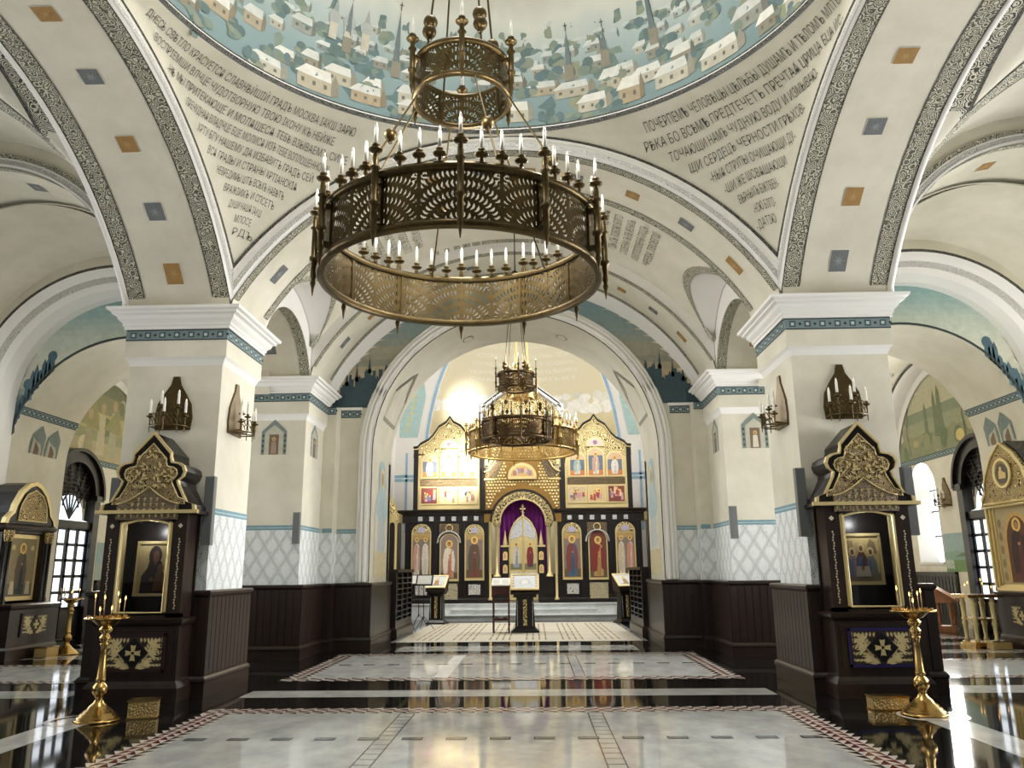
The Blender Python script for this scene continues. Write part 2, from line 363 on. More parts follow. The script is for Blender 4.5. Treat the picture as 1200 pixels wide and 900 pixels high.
# ================================================================== PILLARS
TEAL, TEALD, TEALL, NAVY = (120, 138, 140), (66, 86, 90), (190, 200, 196), (36, 46, 50)
def key_band(mb, u0, u1, v0, v1, n=None):
    h = v1 - v0; ln = u1 - u0; n = n or max(1, round(ln / (h * 1.35)))
    mb.R(u0, v0, u1, v1, TEAL, .003); mb.R(u0, v0, u1, v0 + h * .1, NAVY, .005); mb.R(u0, v1 - h * .1, u1, v1, NAVY, .005)
    st = ln / n; q = h * .27
    for i in range(n):
        u = u0 + (i + .5) * st; v = (v0 + v1) / 2
        mb.R(u - q, v - q, u + q, v + q, TEALD, .006); mb.R(u - q * .5, v - q * .5, u + q * .5, v + q * .5, TEALL, .008)
        a = q * .38
        mb.R(u + st / 2 - a, v - a, u + st / 2 + a, v + a, NAVY, .006)
CORN = [(0, 5.03), (.03, 5.03), (.03, 5.07), (.05, 5.09), (.05, 5.12), (.10, 5.17), (.12, 5.22), (.17, 5.24), (.17, 5.27), (.22, 5.29), (.23, 5.33), (0, 5.33)]
def ring_profile(mb, x0, x1, y0, y1, prof, m, sides=(0, 1, 2, 3)):
    """sweep a moulding round a rectangle with mitred corners"""
    n = len(prof); v = []
    for o, z in prof: v += [(x0 - o, y0 - o, z), (x1 + o, y0 - o, z), (x1 + o, y1 + o, z), (x0 - o, y1 + o, z)]
    mb.add(v, [(4 * i + k, 4 * i + (k + 1) % 4, 4 * i + 4 + (k + 1) % 4, 4 * i + 4 + k) for i in range(n - 1) for k in sides], m)
def gabled_saint(mb, u, v, wd, h, robe):
    """small painted icon in a gabled border"""
    a = wd / 2; sh = h * .66
    mb.P([(u - a, v), (u + a, v), (u + a, v + sh), (u, v + h), (u - a, v + sh)], (122, 136, 132), .004)
    b = a * .74
    mb.P([(u - b, v), (u + b, v), (u + b, v + sh * .95), (u, v + h * .84), (u - b, v + sh * .95)], (186, 184, 166), .006)
    for s in (-1, 1):
        for k in range(4): mb.R(u + s * a * .87 - a * .06, v + sh * (.1 + .22 * k), u + s * a * .87 + a * .06, v + sh * (.2 + .22 * k), (50, 66, 68), .006)
    c = a * .38
    mb.R(u - c, v, u + c, v + sh * .86, (122, 100, 82), .008)
    mb.P([(u - c * .6, v + .02), (u + c * .6, v + .02), (u + c * .45, v + sh * .55), (u - c * .45, v + sh * .55)], robe, .010)
    mb.E(u, v + sh * .66, c * .42, c * .42, (214, 186, 120), .010); mb.E(u, v + sh * .65, c * .24, c * .28, (170, 128, 96), .012)
def wainscot(parent, x0, x1, y0, y1, top=1.34, board=.14, name='wainscot'):
    mb = MB('wood')
    mb.box(x0, x1, y0, y1, .02, top - .06, 'wood')
    ring_profile(mb, x0, x1, y0, y1, [(0, top - .09), (.02, top - .07), (.035, top - .05), (.035, top - .02), (.02, top), (-.1, top)], 'wood')
    ring_profile(mb, x0, x1, y0, y1, [(.035, 0), (.035, .17), (.05, .19), (.045, .22), (.02, .25), (0, .26)], 'wood')
    def boards(n, f):
        for i in range(n): f(i)
    for ax, lo, hi in (('x', x0, x1), ('y', y0, y1)):
        n = max(2, round((hi - lo) / board)); st = (hi - lo) / n
        for i in range(n):
            a, b = lo + i * st + .008, lo + (i + 1) * st - .008
            for side in (0, 1):
                if ax == 'x': yy = (y0 - .012, y0) if side == 0 else (y1, y1 + .012); mb.box(a, b, yy[0], yy[1], .26, top - .09, 'wood')
                else: xx = (x0 - .012, x0) if side == 0 else (x1, x1 + .012); mb.box(xx[0], xx[1], a, b, .26, top - .09, 'wood')
    return struct(name, mb, parent)
def pillar(s, y0, y1, near):
    X0, X1 = 4.02, 5.51; x0, x1 = (X0, X1) if s > 0 else (-X1, -X0)
    i = .065
    mb = MB('plaster')
    pm = 'plaster'
    mb.box(x0 + i, x1 - i, y0 + i, y1 - i, 0, 4.62, pm); mb.box(x0, x1, y0, y1, 4.62, 5.33, pm)
    ring_profile(mb, x0 + i, x1 - i, y0 + i, y1 - i, [(0, 4.5), (i * .5, 4.58), (i, 4.62)], 'white')
    # wallpaper zone with blue line
    for z0, z1, m in ((1.3, 2.36, 'diaper'),): mb.box(x0 + i - .004, x1 - i + .004, y0 + i - .004, y1 - i + .004, z0, z1, m)
    fx = lambda yy, d_: (lambda u, v, d: (u, yy + d_ * d, v))
    gx = lambda xx, d_: (lambda u, v, d: (xx + d_ * d, u, v))
    p = struct('pillar', mb)
    b = MB('paint')
    for zz in ((2.36, 2.45),):
        b.map = fx(y0 + i, -1); b.R(x0 + i, zz[0], x1 - i, zz[1], (120, 152, 164), .006); b.R(x0 + i, zz[0] + .035, x1 - i, zz[0] + .05, (180, 200, 204), .008)
        xi = x0 + i if s > 0 else x1 - i
        b.map = gx(xi, -s); b.R(y0 + i, zz[0], y1 - i, zz[1], (120, 152, 164), .006); b.R(y0 + i, zz[0] + .035, y1 - i, zz[0] + .05, (180, 200, 204), .008)
        b.map = gx(x1 - i if s > 0 else x0 + i, s); b.R(y0 + i, zz[0], y1 - i, zz[1], (120, 152, 164), .006)
    b.map = fx(y0, -1); key_band(b, x0, x1, 4.865, 5.03, 7)
    b.map = gx(x0 if s > 0 else x1, -s); key_band(b, y0, y1, 4.865, 5.03, 7)
    b.map = gx(x1 if s > 0 else x0, s); key_band(b, y0, y1, 4.865, 5.03, 7)
    b.map = fx(y1, 1); key_band(b, x0, x1, 4.865, 5.03, 7)
    if not near:
        b.map = fx(y0 + i, -1); gabled_saint(b, s * 4.70, 3.82, .5, .7, (160, 138, 116) if s < 0 else (214, 208, 190))
        b.map = gx((x0 + i) if s > 0 else (x1 - i), -s); gabled_saint(b, 16.0, 3.84, .5, .7, (120, 110, 96))
    struct('painted_band', b, p)
    c = MB('white'); ring_profile(c, x0, x1, y0, y1, CORN, 'white'); struct('cornice', c, p)
    wx0, wx1 = (3.96, 5.58) if s > 0 else (-5.58, -3.96)
    wainscot(p, wx0, wx1, y0 - .12, y1 - .02)
    return p
for s in (-1, 1):
    pillar(s, 10.97, 12.47, True); pillar(s, 15.29, 16.76, False)
    pillar(s, 1.44, 2.93, True)

# ================================================================== VAULTS OVER THE CROSSING
DY = 6.95
Ef, Eb = (3.2, 4.6), (3.3, 4.62)                     # east arch soffit, front and back edge (centre height, radius)
Nn = (2.41, 5.04)                                    # side arches
HX = 4.02
def arch_struct(name): return MB('plaster')
def square_inlay(mb, f, u, v, hu, hv, ochre):
    """painted square on a soffit; f(u, v, d)"""
    c = (158, 122, 68) if ochre else (108, 112, 114); c2 = (176, 142, 88) if ochre else (138, 142, 142)
    mb.map = f
    mb.R(u - hu * 1.08, v - hv * 1.08, u + hu * 1.08, v + hv * 1.08, (226, 220, 204), .006, 2, 1); mb.R(u - hu, v - hv, u + hu, v + hv, c, .009, 2, 1)
    for k in range(8):
        a = k * PI / 4; mb.P([(u + hu * .1 * cos(a + 1.57), v + hv * .1 * sin(a + 1.57)), (u + hu * .75 * cos(a), v + hv * .75 * sin(a)), (u - hu * .1 * cos(a + 1.57), v - hv * .1 * sin(a + 1.57))], c2, .012)
def soffit(name, A, B, mapping, bands, nsq, hsq, first, plaster='plaster', nz=36):
    """A, B: (zc, R) of front and back edges; mapping(s, z, w) -> world, w in 0..1 across the soffit"""
    mb = MB(plaster)
    def pt(t, wv, d=0):
        tt, t = t, min(1, max(0, t)); ext = max(0, -tt, tt - 1) * 8
        s_ = -HX + 2 * HX * t
        za = A[0] + sqrt(max(0, A[1] ** 2 - s_ * s_)); zb = B[0] + sqrt(max(0, B[1] ** 2 - s_ * s_)); z = za + (zb - za) * wv
        n = Vector((s_, z - A[0])).normalized()
        return mapping(s_ - n.x * d, z - n.y * d - ext, wv)
    xt = lambda a: -.022 + 1.044 * a
    mb.grid(lambda a, b: pt(xt(a), b), nz, 6, plaster)
    for w0, w1 in bands: mb.grid(lambda a, b: pt(xt(a), w0 + (w1 - w0) * b, .006), nz * 2, 1, 'floral')
    for w0, w1 in bands:
        for e in (w0, w1): mb.grid(lambda a, b: pt(a, e - .006 + .012 * b, .008), nz, 1, 'rope')
    o = struct(name, mb)
    q = MB('paint')
    for k, t in enumerate(nsq): square_inlay(q, lambda u, v, d: pt(u, v, d), t, .5, hsq[0], hsq[1], (k + first) % 2 == 0)
    struct('painted_square', q, o)
    return o
ts_ = [.055, .143, .245, .355, .45]; ts_ = ts_ + [1 - t for t in ts_[::-1]]
soffit('arch', Ef, Eb, lambda s, z, w_: (s, 10.97 + 1.5 * w_, z), ((.0, .13), (.87, 1.0)), ts_, (.013, .085), 1)
for s in (-1, 1):
    soffit('arch', Nn, Nn, lambda q, z, w_, s=s: (s * (HX + 1.49 * w_), DY - q * (1 if s < 0 else 1), z), ((.0, .16), (.84, 1.0)), [.035, .122, .23, .347, .46, .58, .69, .79, .88, .96], (.0135, .08), 0 if s < 0 else 1, 'plaster')
# west arch closes the crossing behind the camera
soffit('arch', Ef, Ef, lambda s, z, w_: (s, 2.93 - 1.49 * w_, z), ((.0, .13), (.87, 1.0)), ts_, (.013, .085), 0)

RING = (3.96, 8.03)
Erope = (3.06, 4.98); Nrope = (1.96, 5.70)
def crown(mb, A, B, f, plane_n):
    """stepped archivolt between soffit edge A and rope line B; f(s, z, out)"""
    n = 40
    prof = [(0, 0), (.12, .03), (.14, .05), (.42, .05), (.46, .02), (.55, .0), (.8, -.03), (.86, .02), (1, .03)]
    mat_ = ['white', 'white', 'lace', 'white', 'white', 'white', 'white', 'rope']
    L = []
    for k, o in prof:
        row = []
        for i in range(n + 1):
            s_ = -HX + 2 * HX * i / n
            za = A[0] + sqrt(max(0, A[1] ** 2 - s_ * s_)); zb = B[0] + sqrt(max(0, B[1] ** 2 - s_ * s_))
            row.append(f(s_, za + (zb - za) * k, o))
        L.append(row)
    for k in range(len(prof) - 1): mb.band(L[k], L[k + 1], mat_[k])
cm = MB('white')
crown(cm, Ef, Erope, lambda s, z, o: (s, 10.97 - o, z), None)
crown(cm, Ef, Erope, lambda s, z, o: (s, 2.93 + o, z), None)
for s in (-1, 1): crown(cm, Nn, Nrope, lambda q, z, o, s=s: (s * (HX - o), DY + q, z), None)
struct('archivolt', cm)
def pend(th, t, d=0.):
    """pendentive: th from +y clockwise (radians), t 0 at the ring .. 1 at the arches"""
    sx, sy = sin(th), cos(th)
    m = max(abs(sx), abs(sy)); dd = HX / m
    if abs(sy) >= abs(sx): zb = Erope[0] + sqrt(max(0, Erope[1] ** 2 - (dd * sx) ** 2))
    else: zb = Nrope[0] + sqrt(max(0, Nrope[1] ** 2 - (dd * sy) ** 2))
    zb = min(zb, RING[1] - .02)
    dz = RING[1] - zb; r = RING[0] + (dd - RING[0]) * t; z = RING[1] - dz * t
    bulge = .16 * sin(PI * t) * min(1, dz)
    r += bulge - d * .7; z += bulge * .5 - d * .5
    return (sx * r, DY + sy * r, z)
pm = MB('plaster')
for q in range(4): pm.grid(lambda a, b: pend(q * PI / 2 + a * PI / 2, b), 90, 30, 'plaster')
pd = struct('pendentive', pm)
# inscriptions follow the ring, line under line
LEFT = ['ДНЕСЬ СВѢТЛО КРАСУЕТСѦ СЛАВНѢЙШІЙ ГРАДЪ МОСКВА ІАКѠ ЗАРЮ', 'ВОСПРІЕМШИ ВЛЧЦЕ ЧУДОТВОРНУЮ ТВОЮ ІКОНУ КЪ НЕЙЖЕ', '-НѢ МЫ ПРИТЕКАЮЩЕ И МОЛѦЩЕСѦ ТЕБѢ ВЗЫВАЕМЪ СИЦЕ', 'ПРЕЧУДНАѦ ВЛАДЧЦЕ БЦЕ МОЛИСѦ ИЗЪ ТЕБЕ ВОПЛОЩЕННОМУ',
        'ХРТУ БГУ НАШЕМУ ДА ИЗБАВИТЪ ГРАДЪ СЕЙ', 'ВСѦ ГРАДЫ И СТРАНЫ ХРТІАНСКІѦ', 'НЕВРЕДИМЫ ѠТЪ ВСѢХЪ НАВѢТЪ', 'ВРАЖІИХЪ И СПСЕТЪ', 'ДУШИ НАШѦ ІАКѠ', 'МЛОСЕ', 'РДЪ']
RIGHT = ['ПОЧЕРПЕМЪ ЧЕЛОВѢЦЫ ЦѢЛЬБЫ ДУШАМЪ И ТѢЛОМЪ МЛТВОЮ', 'РѢКА БО ВСѢМЪ ПРЕДТЕЧЕТЪ ПРЕЧТАѦ ЦРИЦА БЦА ИС-', 'ТОЧАЮЩИ НАМЪ ЧУДНУЮ ВОДУ И ИЗМЫВАЮ-', 'ЩИ СЕРДЕЦЪ ЧЕРНОСТИ ГРѢХОВ-', '-НЫѦ СТРУПЫ ОЧИЩАЮЩИ ДУ-', '-ШИ ЖЕ ѠСВѦЩАЮЩИ', 'ВѢРНЫХЪ БЖТВЕН-', '-НОЮ БЛГО-', '-ДАТІЮ']
def t_of(th, z):
    sx, sy = sin(th), cos(th); dd = HX / max(abs(sx), abs(sy))
    zb = (Erope[0] + sqrt(max(0, Erope[1] ** 2 - (dd * sx) ** 2))) if abs(sy) >= abs(sx) else (Nrope[0] + sqrt(max(0, Nrope[1] ** 2 - (dd * sy) ** 2)))
    zb = min(zb, RING[1] - .02)
    return (RING[1] - z) / max(.03, RING[1] - zb)
def inscription(lines, sgn):
    mb = MB('paint')
    th0 = sgn * PI / 4
    top, bot = 7.92, 6.30
    n = len(lines); step = (top - bot) / n
    for k, ln in enumerate(lines):
        zt = top - k * step; zb_ = zt - step * .60
        # usable half-angle at the middle of the line
        zm = zb_ - .02; half = .05
        lo = hi = th0
        while lo > th0 - .74 and t_of(lo, zm) < .93: lo -= .01
        while hi < th0 + .74 and t_of(hi, zm) < .93: hi += .01
        lo += .025; hi -= .025
        need = len(ln) * (zt - zb_) * .72 / 4.4
        if hi - lo > need: m_ = (hi + lo) / 2; lo, hi = m_ - need / 2, m_ + need / 2
        if hi - lo < .03: lo, hi = th0 - .03, th0 + .03
        def mp(u, v, d, lo=lo, hi=hi): return pend(u, t_of(u, v), d)
        mb.map = mp
        write(mb, ln, lo, zb_, hi - lo, zt - zb_, (74, 74, 68), .016)
    struct('inscription', mb, pd)
inscription(LEFT, -1); inscription(RIGHT, 1)

# dome with its painted town
def dome(th, h, d=0.):
    """h: angle up from the ring, th clockwise from +y"""
    r = (RING[0] - d) * cos(h); return (sin(th) * r, DY + cos(th) * r, RING[1] + .08 + (RING[0] - d) * sin(h))
def mural(m, nt, N, L, b, tc):
    sp = N.new('ShaderNodeSeparateXYZ'); L.new(tc.outputs['Object'], sp.inputs[0])
    mp = N.new('ShaderNodeMapping'); mp.inputs['Scale'].default_value = (1.2, 1.2, .35); L.new(tc.outputs['Object'], mp.inputs[0])
    n = N.new('ShaderNodeTexNoise'); n.inputs['Scale'].default_value = 1.4; n.inputs['Detail'].default_value = 6; L.new(mp.outputs[0], n.inputs['Vector'])
    a = N.new('ShaderNodeMath'); a.operation = 'MULTIPLY_ADD'; a.inputs[1].default_value = .9; a.inputs[2].default_value = -.45; L.new(n.outputs['Fac'], a.inputs[0])
    z = N.new('ShaderNodeMath'); z.operation = 'ADD'; L.new(sp.outputs['Z'], z.inputs[0]); L.new(a.outputs[0], z.inputs[1])
    mr = N.new('ShaderNodeMapRange'); mr.inputs[1].default_value = 8.1; mr.inputs[2].default_value = 11.4; L.new(z.outputs[0], mr.inputs[0])
    r = N.new('ShaderNodeValToRGB'); e = r.color_ramp.elements
    e[0].position = 0; e[0].color = (*lin((126, 148, 148)), 1); e[1].position = 1; e[1].color = (*lin((214, 214, 200)), 1)
    for p_, c in ((.2, (140, 160, 160)), (.36, (176, 188, 184)), (.5, (206, 206, 194)), (.62, (190, 186, 172)), (.78, (206, 200, 186))):
        q = e.new(p_); q.color = (*lin(c), 1)
    L.new(mr.outputs[0], r.inputs[0]); L.new(r.outputs[0], b.inputs['Base Color'])
mat('mural_sky', (170, 190, 190), .85, fn=mural)
dm = MB('mural_sky'); dm.grid(lambda a, b: dome(a * 2 * PI, b * 1.31), 64, 16, 'mural_sky')
for (h0, h1, m, d) in ((-.022, -.006, 'rope', .03), (-.006, .0, 'white', .02), (.0, .006, 'rope', .02)): dm.grid(lambda a, b: dome(a * 2 * PI, h0 + (h1 - h0) * b, d), 96, 1, m)
do = struct('dome', dm)
tp = MB('paint'); tp.map = lambda u, v, d: dome(u, v, d * .3)
def Q(a, b, c, e, col, d, nu=4, nv=2):
    f = lambda i, j: tuple((a[k] * (1 - i) + b[k] * i) * (1 - j) + (e[k] * (1 - i) + c[k] * i) * j for k in (0, 1))
    tp.add([tp.map(*f(i / nu, j / nv), d) for j in range(nv + 1) for i in range(nu + 1)], [(j * (nu + 1) + i, j * (nu + 1) + i + 1, (j + 1) * (nu + 1) + i + 1, (j + 1) * (nu + 1) + i) for j in range(nv) for i in range(nu)], 'paint', col)
rnd = random.Random(5)
SNOW = [(222, 220, 210), (212, 212, 204), (230, 228, 218)]; WALL = [(172, 156, 128), (150, 150, 138), (182, 172, 150), (140, 134, 116), (190, 184, 166), (122, 128, 124)]
for k in range(60):                                                  # far trees, painted first
    u = rnd.uniform(-1.7, 1.7); v = rnd.uniform(.02, .26); tp.E(u, v, rnd.uniform(.03, .08), rnd.uniform(.025, .06), rnd.choice([(112, 132, 124), (128, 142, 128), (100, 122, 122), (146, 150, 124)]), .010, 10)
def house(u, v, wd, h, d, wall, roof):
    sk = wd * .22
    Q((u, v), (u + wd, v), (u + wd, v + h), (u, v + h), wall, d)
    Q((u - .01, v + h), (u + wd, v + h), (u + wd - sk * .2, v + h + h * .75), (u + sk, v + h + h * .75), roof, d + .002)
    tp.P([(u + wd, v), (u + wd + sk, v + .01), (u + wd + sk, v + h), (u + wd + sk * .45, v + h * 1.75), (u + wd, v + h)], tuple(int(c * .8) for c in wall), d)
    n = max(2, int(wd / .035))
    for i in range(n):
        a = u + wd * (i + .35) / n
        tp.R(a, v + h * .4, a + wd * .28 / n, v + h * .72, (110, 108, 98), d + .003)
    if wd > .11: tp.P([(u + wd * .5, v + h * 1.15), (u + wd * .62, v + h * 1.15), (u + wd * .56, v + h * 1.45)], (132, 150, 152), d + .004)
d = .010
def grove(u, v, n, r, d):
    for k in range(n): tp.E(u + rnd.gauss(0, r), v + rnd.gauss(0, r * .5), rnd.uniform(.012, .028), rnd.uniform(.01, .022), rnd.choice([(112, 130, 124), (124, 138, 124), (100, 120, 122), (138, 146, 126), (96, 116, 112)]), d + k * .0002, 9)
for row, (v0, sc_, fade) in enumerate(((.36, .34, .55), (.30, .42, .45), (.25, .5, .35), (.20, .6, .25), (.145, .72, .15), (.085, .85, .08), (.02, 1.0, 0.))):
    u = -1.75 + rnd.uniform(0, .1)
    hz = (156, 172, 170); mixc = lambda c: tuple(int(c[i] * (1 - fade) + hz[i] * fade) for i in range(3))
    while u < 1.75:
        wd = rnd.uniform(.07, .16) * sc_; h = rnd.uniform(.035, .06) * sc_
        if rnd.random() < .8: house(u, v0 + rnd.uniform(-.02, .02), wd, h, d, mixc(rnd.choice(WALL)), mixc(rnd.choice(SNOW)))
        u += wd * 1.25 + rnd.uniform(0, .06) * sc_
        if rnd.random() < .55: grove(u, v0 + .005, 7, .03 * sc_, d + .005)
    d += .0065
for u, v, h in ((-.42, .22, .2), (-1.05, .24, .18), (.27, .22, .14), (.62, .26, .24), (.42, .24, .1), (-.62, .26, .14), (1.2, .24, .16)):   # church spires
    tp.P([(u - .013, v), (u + .013, v), (u + .01, v + h * .4), (u, v + h), (u - .01, v + h * .4)], (112, 124, 124), d); tp.R(u - .018, v - .05, u + .018, v + .02, (142, 136, 120), d)
    tp.line([(u, v + h), (u, v + h + .03)], .004, (90, 90, 84), d); tp.line([(u - .008, v + h + .02), (u + .008, v + h + .02)], .004, (90, 90, 84), d)
for u in (-.68, -.62, -.55):                                          # onion domes
    tp.E(u, .32, .025, .026, (170, 174, 168), d); tp.P([(u - .012, .34), (u + .012, .34), (u, .39)], (160, 164, 158), d); tp.R(u - .016, .24, u + .016, .3, (196, 190, 172), d)
for k in range(14):                                                  # pale rays in the painted sky
    u = -1.5 + k * .23 + rnd.uniform(-.05, .05); Q((u, .62), (u + .05, .6), (u + .03 + .06, 1.25), (u + .05, 1.25), [(214, 214, 204), (184, 196, 194)][k % 2], .006, 2, 10)
struct('mural', tp, do)

# ================================================================== EAST ARM
va = MB('plaster')
BZ, BR = 3.4, 4.75; PZ_, PR = 5.05, 1.70; YM = 13.88
def vault_z(x, y, off=0.):
    z1 = BZ + sqrt(max(0, BR ** 2 - x * x)); q = PR ** 2 - (y - YM) ** 2
    z2 = PZ_ + sqrt(max(0, q)) if abs(x) > 1.0 else 0
    return max(z1, z2) - off
va.grid(lambda a, b: (-HX + 2 * HX * a, 12.47 + 2.82 * b, vault_z(-HX + 2 * HX * a, 12.47 + 2.82 * b)), 120, 44, 'plaster')
for s in (-1, 1):                                                    # floral line along the groin, white cell inside it
    A, B, Cc = [], [], []
    for i in range(41):
        y = YM - 1.39 + 2.78 * i / 40
        for wv, lst in ((0, A), (.13, B)):
            rr = PR + wv; q = rr * rr - (y - YM) ** 2 * (rr / PR) ** 2
            zz = PZ_ + sqrt(max(0, q)); xx = sqrt(max(0, BR ** 2 - (zz - BZ) ** 2))
            lst.append((s * (min(xx, HX) - .012), y, zz - .012))
    va.band(A, B, 'floral')
    W = [[(s * (sqrt(max(0, BR ** 2 - (PZ_ + sqrt(max(0, PR ** 2 - (y - YM) ** 2)) - BZ) ** 2)) * (1 - k / 3) + (HX + .0) * k / 3), y, PZ_ + sqrt(max(0, PR ** 2 - (y - YM) ** 2)) - .02) for y in [YM - 1.39 + 2.78 * i / 40 for i in range(41)]] for k in range(4)]
    for k in range(3): va.band(W[k], W[k + 1], 'white')
# step from the arch back edge up to the vault, and from the vault down to the next arch
P2A, P2B = (3.4, 4.55), (3.5, 4.52)
def arcline(A, y, n=40): return [(s_, y, z) for s_, z in arc(A[0], A[1], HX, n)]
va.band(arcline(Eb, 12.47), arcline((BZ, BR), 12.47), 'rope'); va.band(arcline(P2A, 15.29), arcline((BZ, BR), 15.29), 'white')
tb = arcline((BZ, BR + .02), 15.2); va.band([(x, 15.1, z - .02) for x, _, z in tb], [(x, 15.28, z - .02) for x, _, z in tb], 'floral')
vo = struct('ceiling', va)
# inscription running across the vault flanks
ti = MB('paint')
for s in (-1, 1):
    ti.map = lambda u, v, d, s=s: (s * (BR - d) * sin(v), 13.88 - s * u, BZ + (BR - d) * cos(v))
    for k, ln in enumerate(('РАДУЙСѦ БЛАГОДАТНАѦ', 'ГДЬ СЪ ТОБОЮ БЛГО', 'СЛОВЕННА ТЫ ВЪ ЖЕНАХЪ', 'И БЛГОСЛОВЕНЪ ПЛОДЪ', 'ЧРЕВА ТВОЕГѠ')):
        v = .36 + k * .052
        write(ti, ln, -.75, v + (.04 if True else 0), 1.5, -.034, (98, 98, 88), .012)
struct('inscription', ti, vo)
soffit('arch', P2A, P2B, lambda s, z, w_: (s, 15.29 + 1.47 * w_, z), ((.0, .1), (.9, 1.0)), [.06, .13, .21, .30, .39, .61, .70, .79, .87, .94], (.011, .07), 1)
# side arches between the pillars
for s in (-1, 1):
    mb = MB('plaster')
    zc, R = 4.76, 1.51
    ar = [(YM - 1.41 + 2.82 * i / 24, zc + sqrt(max(0, R * R - (-1.41 + 2.82 * i / 24) ** 2))) for i in range(25)]
    mb.band([(s * 4.02, y, z) for y, z in ar], [(s * 5.51, y, z) for y, z in ar], 'plaster')
    for xa, xb in ((4.03, 4.22), (5.32, 5.5)):
        mb.band([(s * xa, y, z - .006) for y, z in ar], [(s * xb, y, z - .006) for y, z in ar], 'floral')
    top = [(y, max(z, PZ_ + sqrt(max(0, PR ** 2 - (y - YM) ** 2)) + .05)) for y, z in ar]
    mb.band([(s * 4.03, y, z) for y, z in ar], [(s * 4.03, y, z) for y, z in top], 'white')
    mb.band([(s * 5.51, y, z) for y, z in ar], [(s * 5.51, y, 8.2) for y, z in ar], 'plaster')
    o = struct('arch', mb)
    q = MB('paint')
    for k, i in enumerate((3, 8, 12, 16, 21)):
        y, z = ar[i]; tx, tz = ar[i + 1][0] - ar[i - 1][0], ar[i + 1][1] - ar[i - 1][1]; l = sqrt(tx * tx + tz * tz); tx /= l; tz /= l
        q.map = lambda u, v, d, y=y, z=z, tx=tx, tz=tz: (s * (4.76 + v), y + tx * u + tz * d, z + tz * u - tx * d)
        square_inlay(q, q.map, 0, 0, .1, .13, (k + (s > 0)) % 2 == 1)
    struct('painted_square', q, o)

# end wall with the altar arch
AZ, AR, YE, YF = 4.1, 3.1, 17.1, 19.35
ew = MB('plaster')
n = 28
inner = [(-AR, 0)] + archpts(0, AZ, AR, n) + [(AR, 0)]
outer = [(-4.9, 0)] + [(-4.9 + 9.8 * i / n, 8.9) for i in range(n + 1)] + [(4.9, 0)]
outer[1] = (-4.9, AZ); outer[-2] = (4.9, AZ)
for i in range(1, n): 
    a = PI - PI * i / n; k = min(4.9 / max(1e-6, abs(cos(a))), 4.8 / max(1e-6, sin(a))); outer[i + 1] = (k * cos(a), AZ + k * sin(a))
ew.band([(x, YE, z) for x, z in inner], [(x, YE, z) for x, z in outer], 'plaster', None, False)
ew.band([(x, YE, z) for x, z in inner], [(x, YF, z) for x, z in inner], 'plaster')
lun = arcline(P2B, 16.76); lun2 = [(x * 1.0, YE, z) for x, _, z in arcline((3.3, 4.5), YE)]
ew.band(lun, lun2, 'white')
for s in (-1, 1): ew.box(*sorted((s * 3.82, s * 4.4)), 16.7, YE, 0, 5.03, 'plaster'); ew.box(*sorted((s * 3.815, s * 4.4)), 16.69, YE, 1.3, 2.36, 'diaper'); ew.box(*sorted((s * 3.1, s * 4.03)), YE - .006, YE, 1.3, 2.36, 'diaper'); ew.box(*sorted((s * 3.35, s * 4.03)), YE - .06, YE, 5.03, 5.09, 'white')
wo = struct('wall_altar', ew)
dr = MB('white')                                                     # deep white archivolt of several rolls
for r, y, t in ((3.13, YE - .02, .03), (3.2, YE - .04, .05), (3.29, YE - .05, .04), (3.36, YE - .03, .035)):
    dr.tube([(-r, y, 1.36)] + [(x, y, z) for x, z in archpts(0, AZ, r, 40)] + [(r, y, 1.36)], t, 8, 'white')
dr.tube([(-3.1, YE - .035, 1.36)] + [(x, YE - .035, z) for x, z in archpts(0, AZ, 3.1, 40)] + [(3.1, YE - .035, 1.36)], .012, 6, 'rope')
struct('archivolt', dr, wo)
def shades(z0, z1, keys, n):
    r = []
    for i in range(n):
        a, b = z0 + (z1 - z0) * i / n, z0 + (z1 - z0) * (i + 1) / n; m = (a + b) / 2; c = keys[-1][1]
        for (ka, ca), (kb, cb) in zip(keys, keys[1:]):
            if ka <= m <= kb: t = (m - ka) / (kb - ka); c = tuple(int(p + (q - p) * t) for p, q in zip(ca, cb)); break
        r.append((a, b, c))
    return r
em = MB('paint')
em.map = lambda u, v, d: (u, YE - .004 - d, v)
